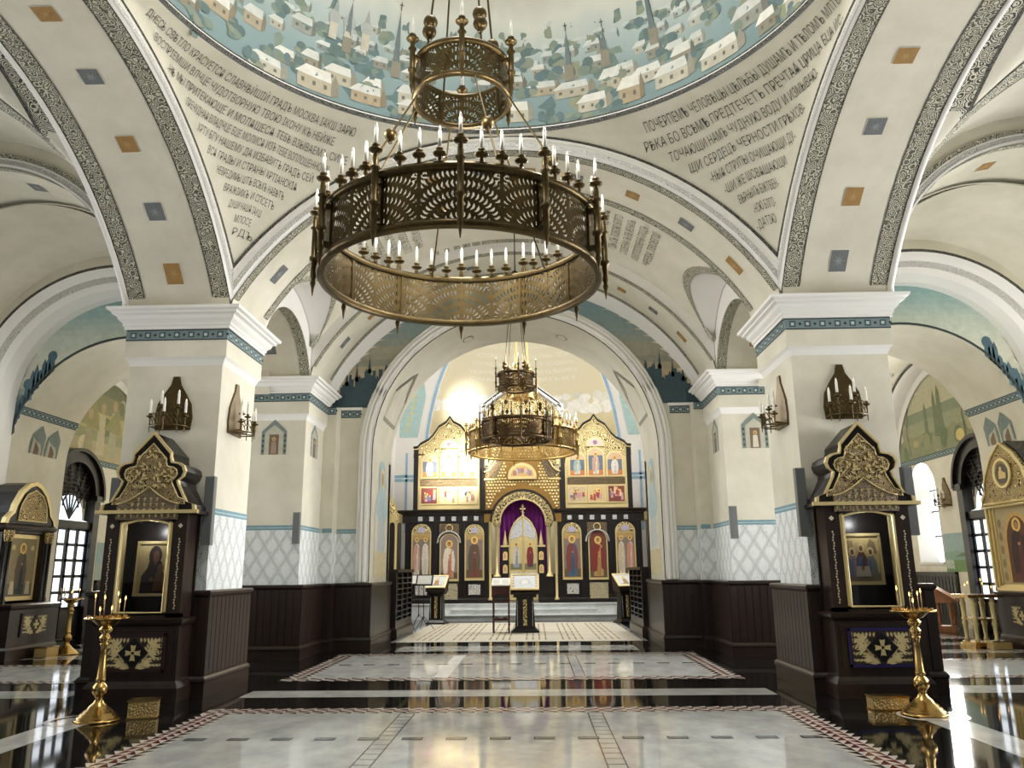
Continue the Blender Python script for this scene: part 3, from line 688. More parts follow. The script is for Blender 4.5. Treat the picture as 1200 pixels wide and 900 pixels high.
for s in (-1, 1):
    a, b = sorted((s * 3.38, s * 4.02)); key_band(em, a, b, 4.865, 5.03, 4)
    em.R(a, 2.36, b, 2.45, (120, 152, 164), .006); em.R(a, 2.395, b, 2.41, (180, 200, 204), .008)
    em.map = lambda u, v, d: (u, 16.69 - d, v); a2, b2 = sorted((s * 3.82, s * 4.02)); key_band(em, a2, b2, 4.865, 5.03, 1); em.R(a2, 2.36, b2, 2.45, (120, 152, 164), .006)
    em.map = lambda u, v, d: (u, YE - .004 - d, v)
    # lunette: evening sky over a dark town
    lo = 5.09
    for i in range(24):
        x0, x1 = 4.3 * i / 24, 4.3 * (i + 1) / 24
        ztop = lambda x: min(7.79, 3.3 + sqrt(max(0.01, 4.5 ** 2 - x * x))); zbot = lambda x: max(lo, AZ + sqrt(max(0, 3.4 ** 2 - x * x)))
        z0, z1, zz0, zz1 = zbot(x0), zbot(x1), ztop(x0), ztop(x1)
        for c0, c1, col in shades(lo, 7.9, ((lo, (184, 164, 128)), (5.9, (184, 168, 138)), (6.1, (146, 146, 132)), (6.35, (166, 160, 138)), (6.7, (140, 154, 148)), (7.3, (124, 150, 154)), (7.9, (116, 146, 154))), 18):
            p0, p1, q0, q1 = max(c0, z0), max(c0, z1), min(c1, zz0), min(c1, zz1)
            if q0 > p0 + 1e-3 or q1 > p1 + 1e-3: em.P([(s * x0, p0), (s * x1, p1), (s * x1, max(q1, p1)), (s * x0, max(q0, p0))], col, .003)
    DK = (62, 84, 92)
    x = 2.72
    rr = random.Random(3 if s > 0 else 4)
    ztp = lambda x: 3.3 + sqrt(max(0.01, 4.5 ** 2 - x * x)) - .05
    zar = lambda x: max(lo, AZ + sqrt(max(0, 3.28 ** 2 - x * x)))
    while x < 4.1:                                                   # roofs and towers
        wd = rr.uniform(.04, .09); hh = min(5.55 + rr.uniform(0, .35) + .25 * max(0, 3.4 - x), ztp(x + wd))
        z0, z1 = zar(x), zar(x + wd); pk = hh + (rr.uniform(.06, .16) if rr.random() < .6 and hh + .2 < ztp(x + wd) else 0)
        if hh > z0 + .02: em.P([(s * x, z0), (s * (x + wd), z1), (s * (x + wd), hh), (s * (x + wd / 2), pk), (s * x, hh)], DK, .008)
        x += wd * .9
    for xt, zt in ((3.22, 6.28), (3.5, 6.1), (3.72, 6.0)): em.P([(s * (xt - .05), zar(xt)), (s * (xt + .05), zar(xt)), (s * (xt + .035), zt - .35), (s * xt, zt), (s * (xt - .035), zt - .35)], DK, .009); em.E(s * xt, zt - .36, .05, .06, DK, .009)
    if s < 0: em.E(-2.1, 7.33, .12, .12, (190, 200, 196), .006, 18); em.E(-2.1, 7.33, .1, .1, (120, 148, 154), .008, 18)
# jamb figures and gabled outlines
for s in (-1, 1):
    em.map = lambda u, v, d, s=s: (s * (AR - .004 - d), u, v)
    em.R(17.55, 1.45, 19.0, 3.0, (222, 220, 204), .003); em.R(17.55, 1.45, 19.0, 2.0, (216, 204, 166), .004)
    em.P([(17.8, 2.0), (18.8, 2.0), (18.62, 3.4), (18.0, 3.4)], (212, 216, 214), .005)
    for k in range(5): em.line([(17.9 + k * .19, 2.05), (18.1 + k * .1, 3.2)], .03, (178, 192, 204), .007)
    em.P([(17.6, 2.9), (18.0, 3.5), (18.6, 3.5), (19.0, 2.9), (18.7, 2.7), (17.9, 2.7)], (186, 208, 214), .006)
    em.E(18.3, 3.58, .42, .48, (164, 196, 208), .0055); em.E(18.3, 3.66, .22, .24, (226, 206, 150), .008); em.E(18.3, 3.64, .12, .15, (186, 150, 120), .010)
    em.map = lambda u, v, d, s=s: (s * (AR - .006 - d) * cos(v), u, AZ + (AR - .006 - d) * sin(v))
    for off in (0, .06):
        em.line([(17.6 + off, .28), (17.6 + off, .5), (18.3, .72 - off * .4), (19.0 - off, .5), (19.0 - off, .28)], .02, (120, 116, 104), .006)
    em.line([(17.6, .28), (19.0, .28)], .03, (150, 146, 132)); em.E(18.3, 1.2, .2, .05, (160, 156, 140)); em.E(18.3, 1.2, .16, .035, (214, 208, 190), .008)
struct('mural', em, wo)
for s in (-1, 1):
    a, b = sorted((s * 3.03, s * 4.03)); wainscot(wo, a, b, 17.0, 19.33, name='wainscot'); a, b = sorted((s * 3.8, s * 4.03)); wainscot(wo, a, b, 16.66, 17.2)

# ================================================================== AISLES AND CHAPELS
XO, XC = 10.7, 8.1                                    # outer wall, middle of the aisle
for s in (-1, 1):
    side = 'right' if s > 0 else 'left'
    pl = 'plaster'
    av = MB(pl)
    # groin vault beside the crossing
    def gz(x, y):
        z1 = 5.45 + sqrt(max(0, 2.72 ** 2 - (abs(x) - XC) ** 2)); z2 = 2.9 + sqrt(max(0, 5.04 ** 2 - (y - DY) ** 2))
        return max(z1, z2)
    av.grid(lambda a, b: (s * (5.5 + 5.2 * a), 2.93 + 8.04 * b, gz(5.5 + 5.2 * a, 2.93 + 8.04 * b)), 60, 80, pl)
    # painted bands follow the arch lines and meet over the pillar
    def vband(f, w0, w1, m, off=.012, nn=60):
        A, B = [], []
        for i in range(nn + 1):
            A.append(f(i / nn, w0, off)); B.append(f(i / nn, w1, off))
        av.band(A, B, m)
    def along_n(t, wv, off):
        y = 2.95 + 8.0 * t; x = 5.52 + wv; return (s * x, y, gz(x, y) - off)
    def along_t(t, wv, off):
        y = 10.93 - 3.9 * t; x = 5.52 + .60 * (10.93 - y) * min(1, .25 + 2 * t) + wv * min(1, .15 + 6 * t); return (s * x, y, gz(x, y) - off)
    for w0, w1, m, o in ((.22, .58, 'scroll', .012), (.20, .225, 'rope', .016), (.58, .63, 'rope', .016)): vband(along_n, w0, w1, m, o)
    for w0, w1, m, o in ((.05, .80, 'scroll', .012), (.02, .075, 'rope', .016), (.80, .87, 'rope', .016)): vband(along_t, w0, w1, m, o)
    na = arc(Nn[0], Nn[1], HX, 40)
    av.band([(s * 5.51, DY + q, z) for q, z in na], [(s * 5.515, DY + q, max(z, gz(5.52, DY + q))) for q, z in na], pl)
    av.tube([(s * 5.56, DY - 4.0, 5.3)] + [(s * 5.56, DY + q * .995, z + .03) for q, z in na] + [(s * 5.56, DY + 4.0, 5.3)], .055, 6, 'white'); av.tube([(s * 5.6, DY + q * .99, z + .12) for q, z in na], .035, 6, 'lace')
    struct('ceiling', av)
    # transverse arch
    ta = MB(pl)
    TR = 2.5; tz = 5.25
    ar = archpts(XC, tz, TR, 40); ar2 = archpts(XC, tz, TR + .08, 40)
    ta.band([(s * x, 10.97, z) for x, z in ar], [(s * x, 12.47, z) for x, z in ar2], pl)
    for r0, r1, m in ((TR, TR + .03, 'white'), (TR + .03, TR + .1, 'lace'), (TR + .1, TR + .13, 'white'), (TR + .13, TR + .2, 'floral')):
        ta.band([(s * x, 10.955, z) for x, z in archpts(XC, tz, r0, 40)], [(s * x, 10.945, z) for x, z in archpts(XC, tz, r1, 40)], m)
    ta.band([(s * x, 10.97, z) for x, z in ar], [(s * x, 10.97, z) for x, z in archpts(XC, tz, TR + .7, 40)], pl)
    for y0, y1 in ((11.0, 11.14), (12.3, 12.44)): ta.band([(s * x, y0, z - .012) for x, z in archpts(XC, tz, TR, 40)], [(s * x, y1, z - .0) for x, z in archpts(XC, tz, TR + .06 * (y1 > 12), 40)], 'floral')
    to = struct('arch', ta)
    q = MB('paint')
    for k, dg in enumerate((22, 46, 72, 100, 128, 156)):
        a = R_(dg); q.map = lambda u, v, d, a=a: (s * (XC + (TR + .04 - d) * cos(a + u)), 11.72 + v, tz + (TR + .04 - d) * sin(a + u))
        square_inlay(q, q.map, 0, 0, .045, .13, (k + (s > 0)) % 2 == 0)
    struct('painted_square', q, to)
    # barrel beyond it, up to the moulded arch over the chapel opening
    bv = MB(pl); BRr = 2.8
    br = archpts(XC, 5.2, BRr, 40)
    bv.band([(s * x, 12.47, z) for x, z in br], [(s * x, 15.29, z) for x, z in br], pl)
    bv.band([(s * x, 12.47, z) for x, z in archpts(XC, tz, TR + .08, 40)], [(s * x, 12.47, z) for x, z in br], pl)
    bo = struct('ceiling', bv)
    t2 = MB('paint'); t2.map = lambda u, v, d, s=s: (s * (XC + (BRr - d) * cos(v)), 13.6 - s * u, 5.2 + (BRr - d) * sin(v))
    for k, ln in enumerate(('ГОСПОДИ УСЛЫШИ', 'МОЛИТВУ МОЮ', 'И ВОПЛЬ МОЙ КЪ', 'ТЕБѢ ДА ПРIИДЕТЪ')): write(t2, ln, -1., .62 - k * .085, 2., .05, (100, 98, 88), .012)
    struct('inscription', t2, bo)
    ma = MB('white')
    prof = [(BRr, 15.2, 'rope'), (BRr - .06, 15.2, 'white'), (BRr - .14, 15.26, 'white'), (BRr - .2, 15.34, 'lace'), (BRr - .3, 15.42, 'white'), (BRr - .42, 15.5, 'white'), (BRr - .46, 15.62, 'white'), (BRr - .5, 15.75, 'white'), (BRr - .52, 15.95, 'white')]
    for (r0, y0, m), (r1, y1, _) in zip(prof, prof[1:]):
        ma.band([(s * x, y0, z) for x, z in [(XC + r0, 0)] + archpts(XC, 5.0, r0, 40, PI, 0) + [(XC - r0, 4.9)]], [(s * x, y1, z) for x, z in [(XC + r1, 0)] + archpts(XC, 5.0, r1, 40, PI, 0) + [(XC - r1, 4.9)]], m)
    ma.band([(s * x, 15.2, z) for x, z in archpts(XC, 5.0, BRr, 40)], [(s * x, 15.2, z) for x, z in archpts(XC, 5.0, BRr + .5, 40)], 'plaster')
    struct('archivolt', ma)
    # chapel opening: wall with arch, thick soffit, jamb
    LC, LZ, LR = 8.0, 4.0, 2.43
    n = 32
    lw = MB(pl)
    inn = [(LC + LR, 0)] + archpts(LC, LZ, LR, n, PI, 0)[::1] + [(LC - LR, 0)]
    out = [(11.2, 0)] + [(0, 0)] * (n + 1) + [(5.4, 0)]
    for i in range(n + 1):
        a = PI * i / n; k = min((3.2 if cos(a) > 0 else 2.6) / max(1e-6, abs(cos(a))), 3.9 / max(1e-6, sin(a))); out[i + 1] = (LC + k * cos(a), LZ + k * sin(a))
    lw.band([(s * x, 15.95, z) for x, z in inn], [(s * x, 15.95, z) for x, z in out], pl, None, False)
    lw.band([(s * x, 15.95, z) for x, z in inn], [(s * x, 18.04, z) for x, z in inn], 'plaster')
    lw.box(*sorted((s * 10.44, s * 11.6)), 16.2, 18.04, 0, 4.0, 'plaster')
    lw.band([(s * x, 18.04, z) for x, z in inn], [(s * x, 18.04, z) for x, z in out], pl, None, False)
    lo_ = struct('wall_' + side, lw)
    lm = MB('paint'); lm.map = lambda u, v, d, s=s: (s * u, 15.945 - d, v)
    ztop = lambda x: 5.0 + sqrt(max(0, 2.29 ** 2 - (x - XC) ** 2))
    for i in range(36):
        x0, x1 = 5.75 + 4.7 * i / 36, 5.75 + 4.7 * (i + 1) / 36
        zb = lambda x: LZ + sqrt(max(0, (LR + .02) ** 2 - (x - LC) ** 2))
        for c0, c1, col in shades(4.5, 7.5, ((4.5, (92, 114, 118)), (5.2, (120, 138, 136)), (5.45, (190, 190, 170)), (5.9, (202, 202, 184)), (6.5, (188, 198, 184)), (7.0, (156, 184, 180)), (7.5, (136, 170, 174))), 24):
            pass
            p0, p1, q0, q1 = max(c0, zb(x0)), max(c0, zb(x1)), min(c1, ztop(x0)), min(c1, ztop(x1))
            if q0 > p0 + 1e-3 or q1 > p1 + 1e-3: lm.P([(x0, min(p0, q0)), (x1, min(p1, q1)), (x1, max(q1, p1)), (x0, max(q0, p0))], col, .004)
    rr = random.Random(11 + s)
    for k in range(11):                                              # dusky trees and domes at the foot of the lunette
        x = 9.72 + k * .075; zb0 = LZ + sqrt(max(0, LR ** 2 - min(LR, x - LC) ** 2)); h = min(rr.uniform(.25, .62), ztop(x) - zb0 - .08)
        if h > .1: lm.P([(x - .07, zb0 + .03), (x + .07, zb0 - .12), (x + .05, zb0 + h * .7), (x, zb0 + h), (x - .05, zb0 + h * .7)], (74, 100, 110), .008)
        if h > .35 and k % 3 == 0: lm.E(x, zb0 + h * .75, .1, .12, (74, 100, 110), .009)
    lm.line([(x, z) for x, z in archpts(LC, LZ, LR + .03, 40, 0, PI)], .05, (52, 62, 60), .012)
    a, b = (10.44, 11.2); key_band(lm, a, b, 4.865, 5.03, 4)
    # jamb: key band along the soffit foot and two gabled saints
    lm.map = lambda u, v, d, s=s: (s * (LC + sqrt(max(0, LR ** 2 - max(0, v - LZ) ** 2)) - .004 - d), u, v)
    key_band(lm, 15.97, 18.02, 4.84, 5.0, 13)
    for y in (16.85, 17.4): gabled_saint(lm, y, 4.12, .48, .62, (126, 118, 98))
    struct('mural', lm, lo_)
    # outer aisle wall behind the frame edge; its windows are added for the fill lights
    o1 = MB(pl); o1.box(*sorted((s * 10.95, s * 11.2)), -6, 16.2, 0, 8.2, pl); o1.box(*sorted((s * 10.9, s * 10.96)), -6, 16.2, 0, 1.34, 'wood')
    struct('wall_' + side, o1)
    # chapel
    XW = 11.5; CY, CZ, CR = 21.4, 3.8, 3.3
    ch = MB(pl)
    wy0, wy1, wz0, wz1 = 22.35, 23.75, 1.68, 3.75                    # window opening with an arched head
    def wallbox(y0, y1, z0, z1): ch.box(*sorted((s * XW, s * (XW + .5))), y0, y1, z0, z1, pl)
    wallbox(18.0, wy0, 0, 7.6); wallbox(wy1, 25.2, 0, 7.6); wallbox(wy0, wy1, 0, wz0); wallbox(wy0, wy1, wz1 + .7, 7.6)
    hd = archpts((wy0 + wy1) / 2, wz1, .7, 16)
    ch.prism([(wy0, wz1 + .71)] + hd + [(wy1, wz1 + .71)], *sorted((s * XW, s * (XW + .5))), 'x', pl)
    va_ = [(y, z if y > CY else CZ + CR) for y, z in archpts(CY, CZ, CR, 40, 0, PI)]
    ch.band([(s * 4.95, y, z) for y, z in va_], [(s * XW, y, z) for y, z in va_], pl)
    ch.box(*sorted((s * 4.9, s * 12.0)), 24.75, 25.1, 0, 7.6, pl)
    ch.box(*sorted((s * 4.9, s * 5.1)), 16.8, 25, 0, 9, pl)
    co = struct('wall_' + side, ch)
    rb = MB('white')
    rb.band([(s * 11.0, y, z - .03) for y, z in archpts(CY, CZ, CR - .03, 40, 0, PI)], [(s * 11.45, y, z - .03) for y, z in archpts(CY, CZ, CR - .03, 40, 0, PI)], 'white')
    rb.band([(s * 11.45, y, z) for y, z in archpts(CY, CZ, CR - .28, 40, 0, PI)], [(s * 11.45, y, z) for y, z in archpts(CY, CZ, CR, 40, 0, PI)], 'white')
    rb.band([(s * 10.95, y, z - .02) for y, z in archpts(CY, CZ, CR, 40, 0, PI)], [(s * 11.02, y, z - .03) for y, z in archpts(CY, CZ, CR - .03, 40, 0, PI)], 'rope')
    struct('archivolt', rb, co)
    if s > 0:
        t3 = MB('paint'); t3.map = lambda u, v, d: (u, CY + (CR - d) * cos(v), CZ + (CR - d) * sin(v))
        for k, ln in enumerate(('ХВАЛИТЕ ГДА СЪ НБЕСЪ', 'ХВАЛИТЕ ЕГО ВЪ ВЫШНИХЪ', 'ХВАЛИТЕ ЕГО ВСИ АГГЛИ', 'ХВАЛИТЕ ЕГО ВСѦ СИЛЫ')): write(t3, ln, 8.9, 1.22 - k * .11, 1.9, .06, (120, 118, 104), .012)
        struct('inscription', t3, co)
    wm = MB('paint'); wm.map = lambda u, v, d, s=s: (s * (XW - .004 - d), u, v)
    sp_ = lambda y: CZ + sqrt(max(0, (CR - .28) ** 2 - (y - CY) ** 2))
    base = 4.62
    cols = ((4.62, 5.2, (134, 138, 108)), (5.2, 5.6, (150, 152, 124)), (5.6, 5.9, (132, 140, 116)), (5.9, 6.4, (184, 180, 150)), (6.4, 7.2, (190, 186, 160))) if s > 0 else ((4.62, 5.1, (176, 166, 132)), (5.1, 5.4, (150, 150, 118)), (5.4, 5.9, (178, 166, 118)), (5.9, 6.4, (140, 138, 106)), (6.4, 7.2, (120, 124, 100)))
    for i in range(30):
        y0, y1 = 18.5 + 5.8 * i / 30, 18.5 + 5.8 * (i + 1) / 30
        for c0, c1, col in cols:
            q0, q1 = min(c1, sp_(y0)), min(c1, sp_(y1))
            if q0 > c0 and q1 > c0: wm.P([(y0, c0), (y1, c0), (y1, q1), (y0, q0)], col, .004)
    rr = random.Random(21 + s)
    if s > 0:
        for y, h, wd in ((22.4, 1.0, .12), (21.85, 1.25, .14), (21.6, 1.35, .16)): wm.P([(y - wd, 5.1), (y + wd, 5.1), (y + wd * .6, 5.1 + h * .8), (y, 5.1 + h), (y - wd * .6, 5.1 + h * .8)], (116, 124, 98), .008)
        for k in range(16): wm.E(rr.uniform(19, 24), rr.uniform(4.75, 5.15), rr.uniform(.15, .35), rr.uniform(.1, .25), rr.choice([(110, 122, 92), (140, 142, 110), (166, 158, 116)]), .007 + k * .0004)
        wm.E(20.7, 4.9, .22, .16, (206, 186, 120), .016)
        for y in (19.6, 20.4, 23.5): wm.line([(y, 4.7), (y + .1, 5.4), (y - .1, 6.1), (y + .3, 6.5)], .05, (108, 108, 84), .014)
    else:
        for y, h, col in ((21.3, 1.5, (190, 180, 150)), (21.9, 1.7, (170, 166, 140)), (20.7, 1.2, (160, 152, 120))):
            wm.P([(y - .22, 4.75), (y + .22, 4.75), (y + .14, 4.75 + h * .75), (y - .14, 4.75 + h * .75)], col, .009); wm.E(y, 4.75 + h * .86, .12, .15, (178, 156, 124), .010)
        for k in range(22): wm.E(rr.uniform(18.8, 24), rr.uniform(4.75, 6.6), rr.uniform(.12, .4), rr.uniform(.1, .3), rr.choice([(122, 126, 96), (190, 182, 156), (104, 110, 84), (206, 196, 160)]), .005 + k * .0002)
        for k in range(4): wm.P([(19 + k * 1.2, 5.5), (20 + k * 1.2, 5.4), (19.7 + k * 1.2, 6.4 - k * .1)], (150, 146, 104), .0095)
    key_band(wm, 18.05, 24.7, 4.46, 4.62, 40)
    wm.R(20.95 if s > 0 else 21.7, 1.42, 24.6 if s < 0 else 22.3, 2.42, (150, 170, 168), .004)       # low landscape panel
    if s > 0:
        wm.R(20.95, 1.42, 22.3, 1.72, (112, 142, 92), .006); wm.P([(20.95, 1.72), (22.3, 1.72), (22.3, 1.92), (21.7, 1.98), (20.95, 1.84)], (132, 158, 140), .007); wm.P([(20.95, 1.82), (21.8, 1.8), (21.4, 1.9), (20.95, 1.92)], (96, 118, 92), .009)
        for k in range(9): wm.E(21.9 + .045 * k, 1.6 + .02 * (k % 3), .03, .12, (196, 206, 190), .010)
    else: wm.R(21.7, 1.42, 24.6, 1.85, (168, 178, 170), .006)
    struct('mural', wm, co)
    wd_ = MB('wood_dark'); wd_.box(*sorted((s * (XW - .06), s * XW)), 21.75, 24.75, .0, 1.40, 'wood_dark'); wd_.box(*sorted((s * (XW - .1), s * XW)), 21.75, 24.75, 1.36, 1.42, 'wood_dark')
    for k in range(16): wd_.box(*sorted((s * (XW - .075), s * XW)), 21.8 + k * .18, 21.94 + k * .18, .28, 1.3, 'wood_dark')
    struct('wainscot', wd_, co)
    # window: white splayed reveal, frame and bright pane
    wn = MB('white')
    pth = [(wy0, wz0)] + [(wy0, wz1)] + archpts((wy0 + wy1) / 2, wz1, .7, 16) + [(wy1, wz1), (wy1, wz0)]
    wn.band([(s * (XW - .01), y, z) for y, z in pth], [(s * (XW + .48), (y - 23.05) * .8 + 23.05, z - .1) for y, z in pth], 'white'); wn.box(*sorted((s * (XW - .05), s * (XW + .5))), wy0, wy1, wz0 - .06, wz0, 'white')
    wo2 = struct('window_1' if s < 0 else 'window_2', wn)
    pn = MB('glass_sky'); pn.prism([((y - 23.05) * .8 + 23.05, z - .1) for y, z in pth], *sorted((s * (XW + .47), s * (XW + .49))), 'x', 'glass_sky'); struct('pane', pn, wo2)
    fr = MB('wood_dark'); fr.box(*sorted((s * (XW + .43), s * (XW + .46))), 23.02, 23.08, wz0 - .1, wz1 + .5, 'wood_dark')
    for z in (2.4, 3.1, 3.7): fr.box(*sorted((s * (XW + .43), s * (XW + .46))), 22.5, 23.6, z - .02, z + .02, 'wood_dark')
    struct('window_frame', fr, wo2)
    # tall carved doors with fanlight
    dk = MB('wood_dark'); dc = 19.65 if s > 0 else 20.05; hw = 1.15
    xa, xb = s * XW, s * (XW - .26)
    A_, B_ = sorted((xa, xb))
    for e in (-1, 1): dk.box(A_, B_, *sorted((dc + e * hw, dc + e * (hw - .26))), 0, 3.55, 'wood_dark'); dk.box(*sorted((xa, s * (XW - .32))), *sorted((dc + e * (hw + .07), dc + e * (hw - .3))), 3.45, 3.6, 'wood_dark'); dk.box(*sorted((xa, s * (XW - .3))), *sorted((dc + e * (hw + .04), dc + e * (hw - .3))), 0, .3, 'wood_dark')
    oa = archpts(dc, 3.5, hw, 24, 0, PI); ia = archpts(dc, 3.5, hw - .26, 24, 0, PI)
    dk.prism(oa + ia[::-1], A_, B_, 'x', 'wood_dark')
    ob = archpts(dc, 3.5, hw + .09, 24, 0, PI); dk.prism(ob + oa[::-1], *sorted((s * XW, s * (XW - .34))), 'x', 'wood_dark')
    dk.box(*sorted((xa, s * (XW - .2))), dc - hw, dc + hw, 2.72, 2.9, 'wood_dark')
    do_ = struct('door_1' if s < 0 else 'door_2', dk)
    for e in (-1, 1):                                                # two glazed leaves
        lf = MB('wood_dark'); y0, y1 = sorted((dc + e * .02, dc + e * (hw - .26))); xl = sorted((s * (XW - .14), s * (XW - .08)))
        cols_, rows = 2, 5; z0, z1 = .75, 2.7
        lf.box(*xl, y0, y1, .04, z0, 'wood_dark')
        for k in range(cols_ + 1): yy = y0 + (y1 - y0) * k / cols_; lf.box(*xl, max(y0, yy - .05), min(y1, yy + .05), z0, z1, 'wood_dark')
        for k in range(rows + 1): zz = z0 + (z1 - z0) * k / rows; lf.box(*xl, y0, y1, zz - .035, zz + .035, 'wood_dark')
        lo2 = struct('door_leaf', lf, do_)
        gp = MB('glass_sky'); gp.box(*sorted((s * (XW - .1), s * (XW - .09))), y0, y1, z0, z1, 'glass_sky'); struct('pane', gp, lo2)
        hn = MB('brass'); hn.tube([(s * (XW - .17), dc + e * .07, 1.0), (s * (XW - .2), dc + e * .07, 1.1), (s * (XW - .17), dc + e * .07, 1.25)], .012, 6, 'brass'); struct('door_handle', hn, lo2)
    fn_ = MB('wood_dark'); rI = hw - .26
    for k in range(1, 7): a = PI * k / 7; fn_.tube([(s * (XW - .12), dc, 2.95), (s * (XW - .12), dc + rI * cos(a), 3.5 + rI * sin(a))], .022, 6, 'wood_dark')
    for rr_ in (.35, .62): fn_.tube([(s * (XW - .12), y, z) for y, z in archpts(dc, 3.25, rr_, 16, 0, PI)], .022, 6, 'wood_dark')
    for k in range(9):
        zz = 3.55 + .1 * k
        if zz < 4.35:
            wv = sqrt(max(0, rI ** 2 - (zz - 3.5) ** 2)); fn_.tube([(s * (XW - .13), dc - wv, zz), (s * (XW - .13), dc + wv, zz)], .012, 5, 'wood_dark')
    fo = struct('fanlight', fn_, do_)
    gp = MB('glass_sky'); gp.prism([(dc + rI, 2.92)] + archpts(dc, 2.95, .62, 16, PI, 0) + [(dc - rI, 2.92)], *sorted((s * (XW - .1), s * (XW - .09))), 'x', 'glass_sky'); struct('pane', gp, fo)
    wb = MB('wood_dark'); wb.prism(archpts(dc, 3.5, rI, 20, 0, PI), *sorted((s * (XW - .09), s * (XW - .05))), 'x', 'wood_dark'); struct('door_head', wb, do_)

def added_window(name, s, x, y0, y1, z0, z1):  # unseen window, added to give the area lights a source
    m = MB('white'); yc, hw_ = (y0 + y1) / 2, (y1 - y0) / 2
    ou = [(y0, z0), (y1, z0), (y1, z1)] + [(yc + hw_ * cos(PI * k / 12), z1 + hw_ * .5 * sin(PI * k / 12)) for k in range(1, 12)] + [(y0, z1)]
    m.tube([(s * (x - .03), y, z) for y, z in ou + ou[:1]], .06, 6, 'white')
    for k in range(1, 3): yy = y0 + (y1 - y0) * k / 3; m.box(*sorted((s * (x - .05), s * x)), yy - .025, yy + .025, z0, z1 + hw_ * .35, 'white')
    for k in range(1, 4): zz = z0 + (z1 - z0) * k / 3; m.box(*sorted((s * (x - .05), s * x)), y0, y1, zz - .025, zz + .025, 'white')
    o = struct(name, m); p = MB('glass_sky'); p.prism(ou, *sorted((s * (x - .02), s * (x - .01))), 'x', 'glass_sky'); struct('pane', p, o)
wn_ = 3
for s in (-1, 1):
    for x, y0, y1, z0, z1 in ((10.95, 6.9, 10.3, 1.7, 4.9), (10.95, 12.7, 14.9, 1.6, 4.9), (4.9, 21.4, 25.8, 7.0, 9.2)):
        added_window('window_%d' % wn_, s, x, y0, y1, z0, z1); wn_ += 1  # openings invented behind the aisle and altar bay lights
# ================================================================== ALTAR BAY AND APSE
ab = MB('white')
for s in (-1, 1): ab.box(*sorted((s * 4.9, s * 5.2)), 19.3, 31, 0, 14.2, 'white')
ab.box(-5.2, 5.2, 19.3, 34.6, 14.06, 14.3, 'white'); ab.box(-5.2, 5.2, 19.0, 19.36, 7.2, 14.2, 'white')
for s in (-1, 1): ab.box(*sorted((s * 3.1, s * 5.2)), 19.1, 19.36, 0, 12, 'white')
struct('wall_nave', ab)
def conch(m, nt, N, L, b, tc):
    sp = N.new('ShaderNodeSeparateXYZ'); L.new(tc.outputs['Object'], sp.inputs[0])
    n = N.new('ShaderNodeTexNoise'); n.inputs['Scale'].default_value = 1.2; n.inputs['Detail'].default_value = 6; L.new(tc.outputs['Object'], n.inputs['Vector'])
    a = N.new('ShaderNodeMath'); a.operation = 'MULTIPLY_ADD'; a.inputs[1].default_value = 1.2; L.new(n.outputs['Fac'], a.inputs[0]); L.new(sp.outputs['Z'], a.inputs[2])
    mr = N.new('ShaderNodeMapRange'); mr.inputs[1].default_value = 5.5; mr.inputs[2].default_value = 11.5; L.new(a.outputs[0], mr.inputs[0])
    r = N.new('ShaderNodeValToRGB'); e = r.color_ramp.elements
    e[0].color = (*lin((208, 198, 166)), 1); e[1].color = (*lin((236, 230, 208)), 1); e[1].position = 1
    for p_, c in ((.2, (218, 206, 172)), (.4, (212, 198, 154)), (.55, (232, 222, 190))): q = e.new(p_); q.color = (*lin(c), 1)
    L.new(mr.outputs[0], r.inputs[0]); L.new(r.outputs[0], b.inputs['Base Color'])
mat('gold_mural', (226, 206, 150), .6, fn=conch)
AYc = 30.6; ARr = 4.6
def apse(th, z, d=0.):
    """th from +y; wall to 7.5 then half dome"""
    h = max(0, z - 7.6); k = sqrt(max(.0004, 1 - (h / 4.1) ** 2)) if h > 0 else 1
    r = (ARr - d) * k; return (sin(th) * r, AYc + cos(th) * r * .75, z)
aw = MB('gold_mural'); aw.grid(lambda a, b: apse(-PI / 2 + PI * a, 11.6 * b), 48, 48, 'gold_mural')
ao = struct('wall_apse', aw)
cp = MB('paint'); cp.map = lambda u, v, d: apse(u, v, d)
rr = random.Random(9)
for (u0, u1, v0, n) in ((.14, 1.0, 8.15, 46), (-1.0, -.12, 8.15, 46), (-1.0, 1.0, 6.6, 40)):   # banks of painted cloud
    for k in range(n):
        u = rr.uniform(u0, u1); t = (u - u0) / (u1 - u0); v = v0 + rr.uniform(0, .75) * (1 if v0 > 7 else .5)
        cp.E(u, v, rr.uniform(.04, .09), rr.uniform(.12, .26), rr.choice([(246, 244, 238), (236, 234, 226), (226, 224, 214), (250, 248, 244)]), .01 + k * .0006, 12)
for k, ln in enumerate(('СВѦТЪ СВѦТЪ СВѦТЪ ГДЬ САВАОѲЪ', 'ИСПОЛНЬ НБО И ЗЕМЛѦ СЛАВЫ ТВОЕѦ', 'ОСАННА ВЪ ВЫШНИХЪ БЛГОСЛОВЕНЪ', 'ГРѦДЫЙ ВО ИМѦ ГДНЕ ОСАННА ВЪ ВЫШНИХЪ', 'СЛАВА ВЪ ВЫШНИХЪ БГУ')):
    wd = 1.3 - .1 * (k in (0, 4)); write(cp, ln, -wd / 2, 10.75 - k * .3, wd, .15, (252, 250, 240), .012)
struct('mural', cp, ao)
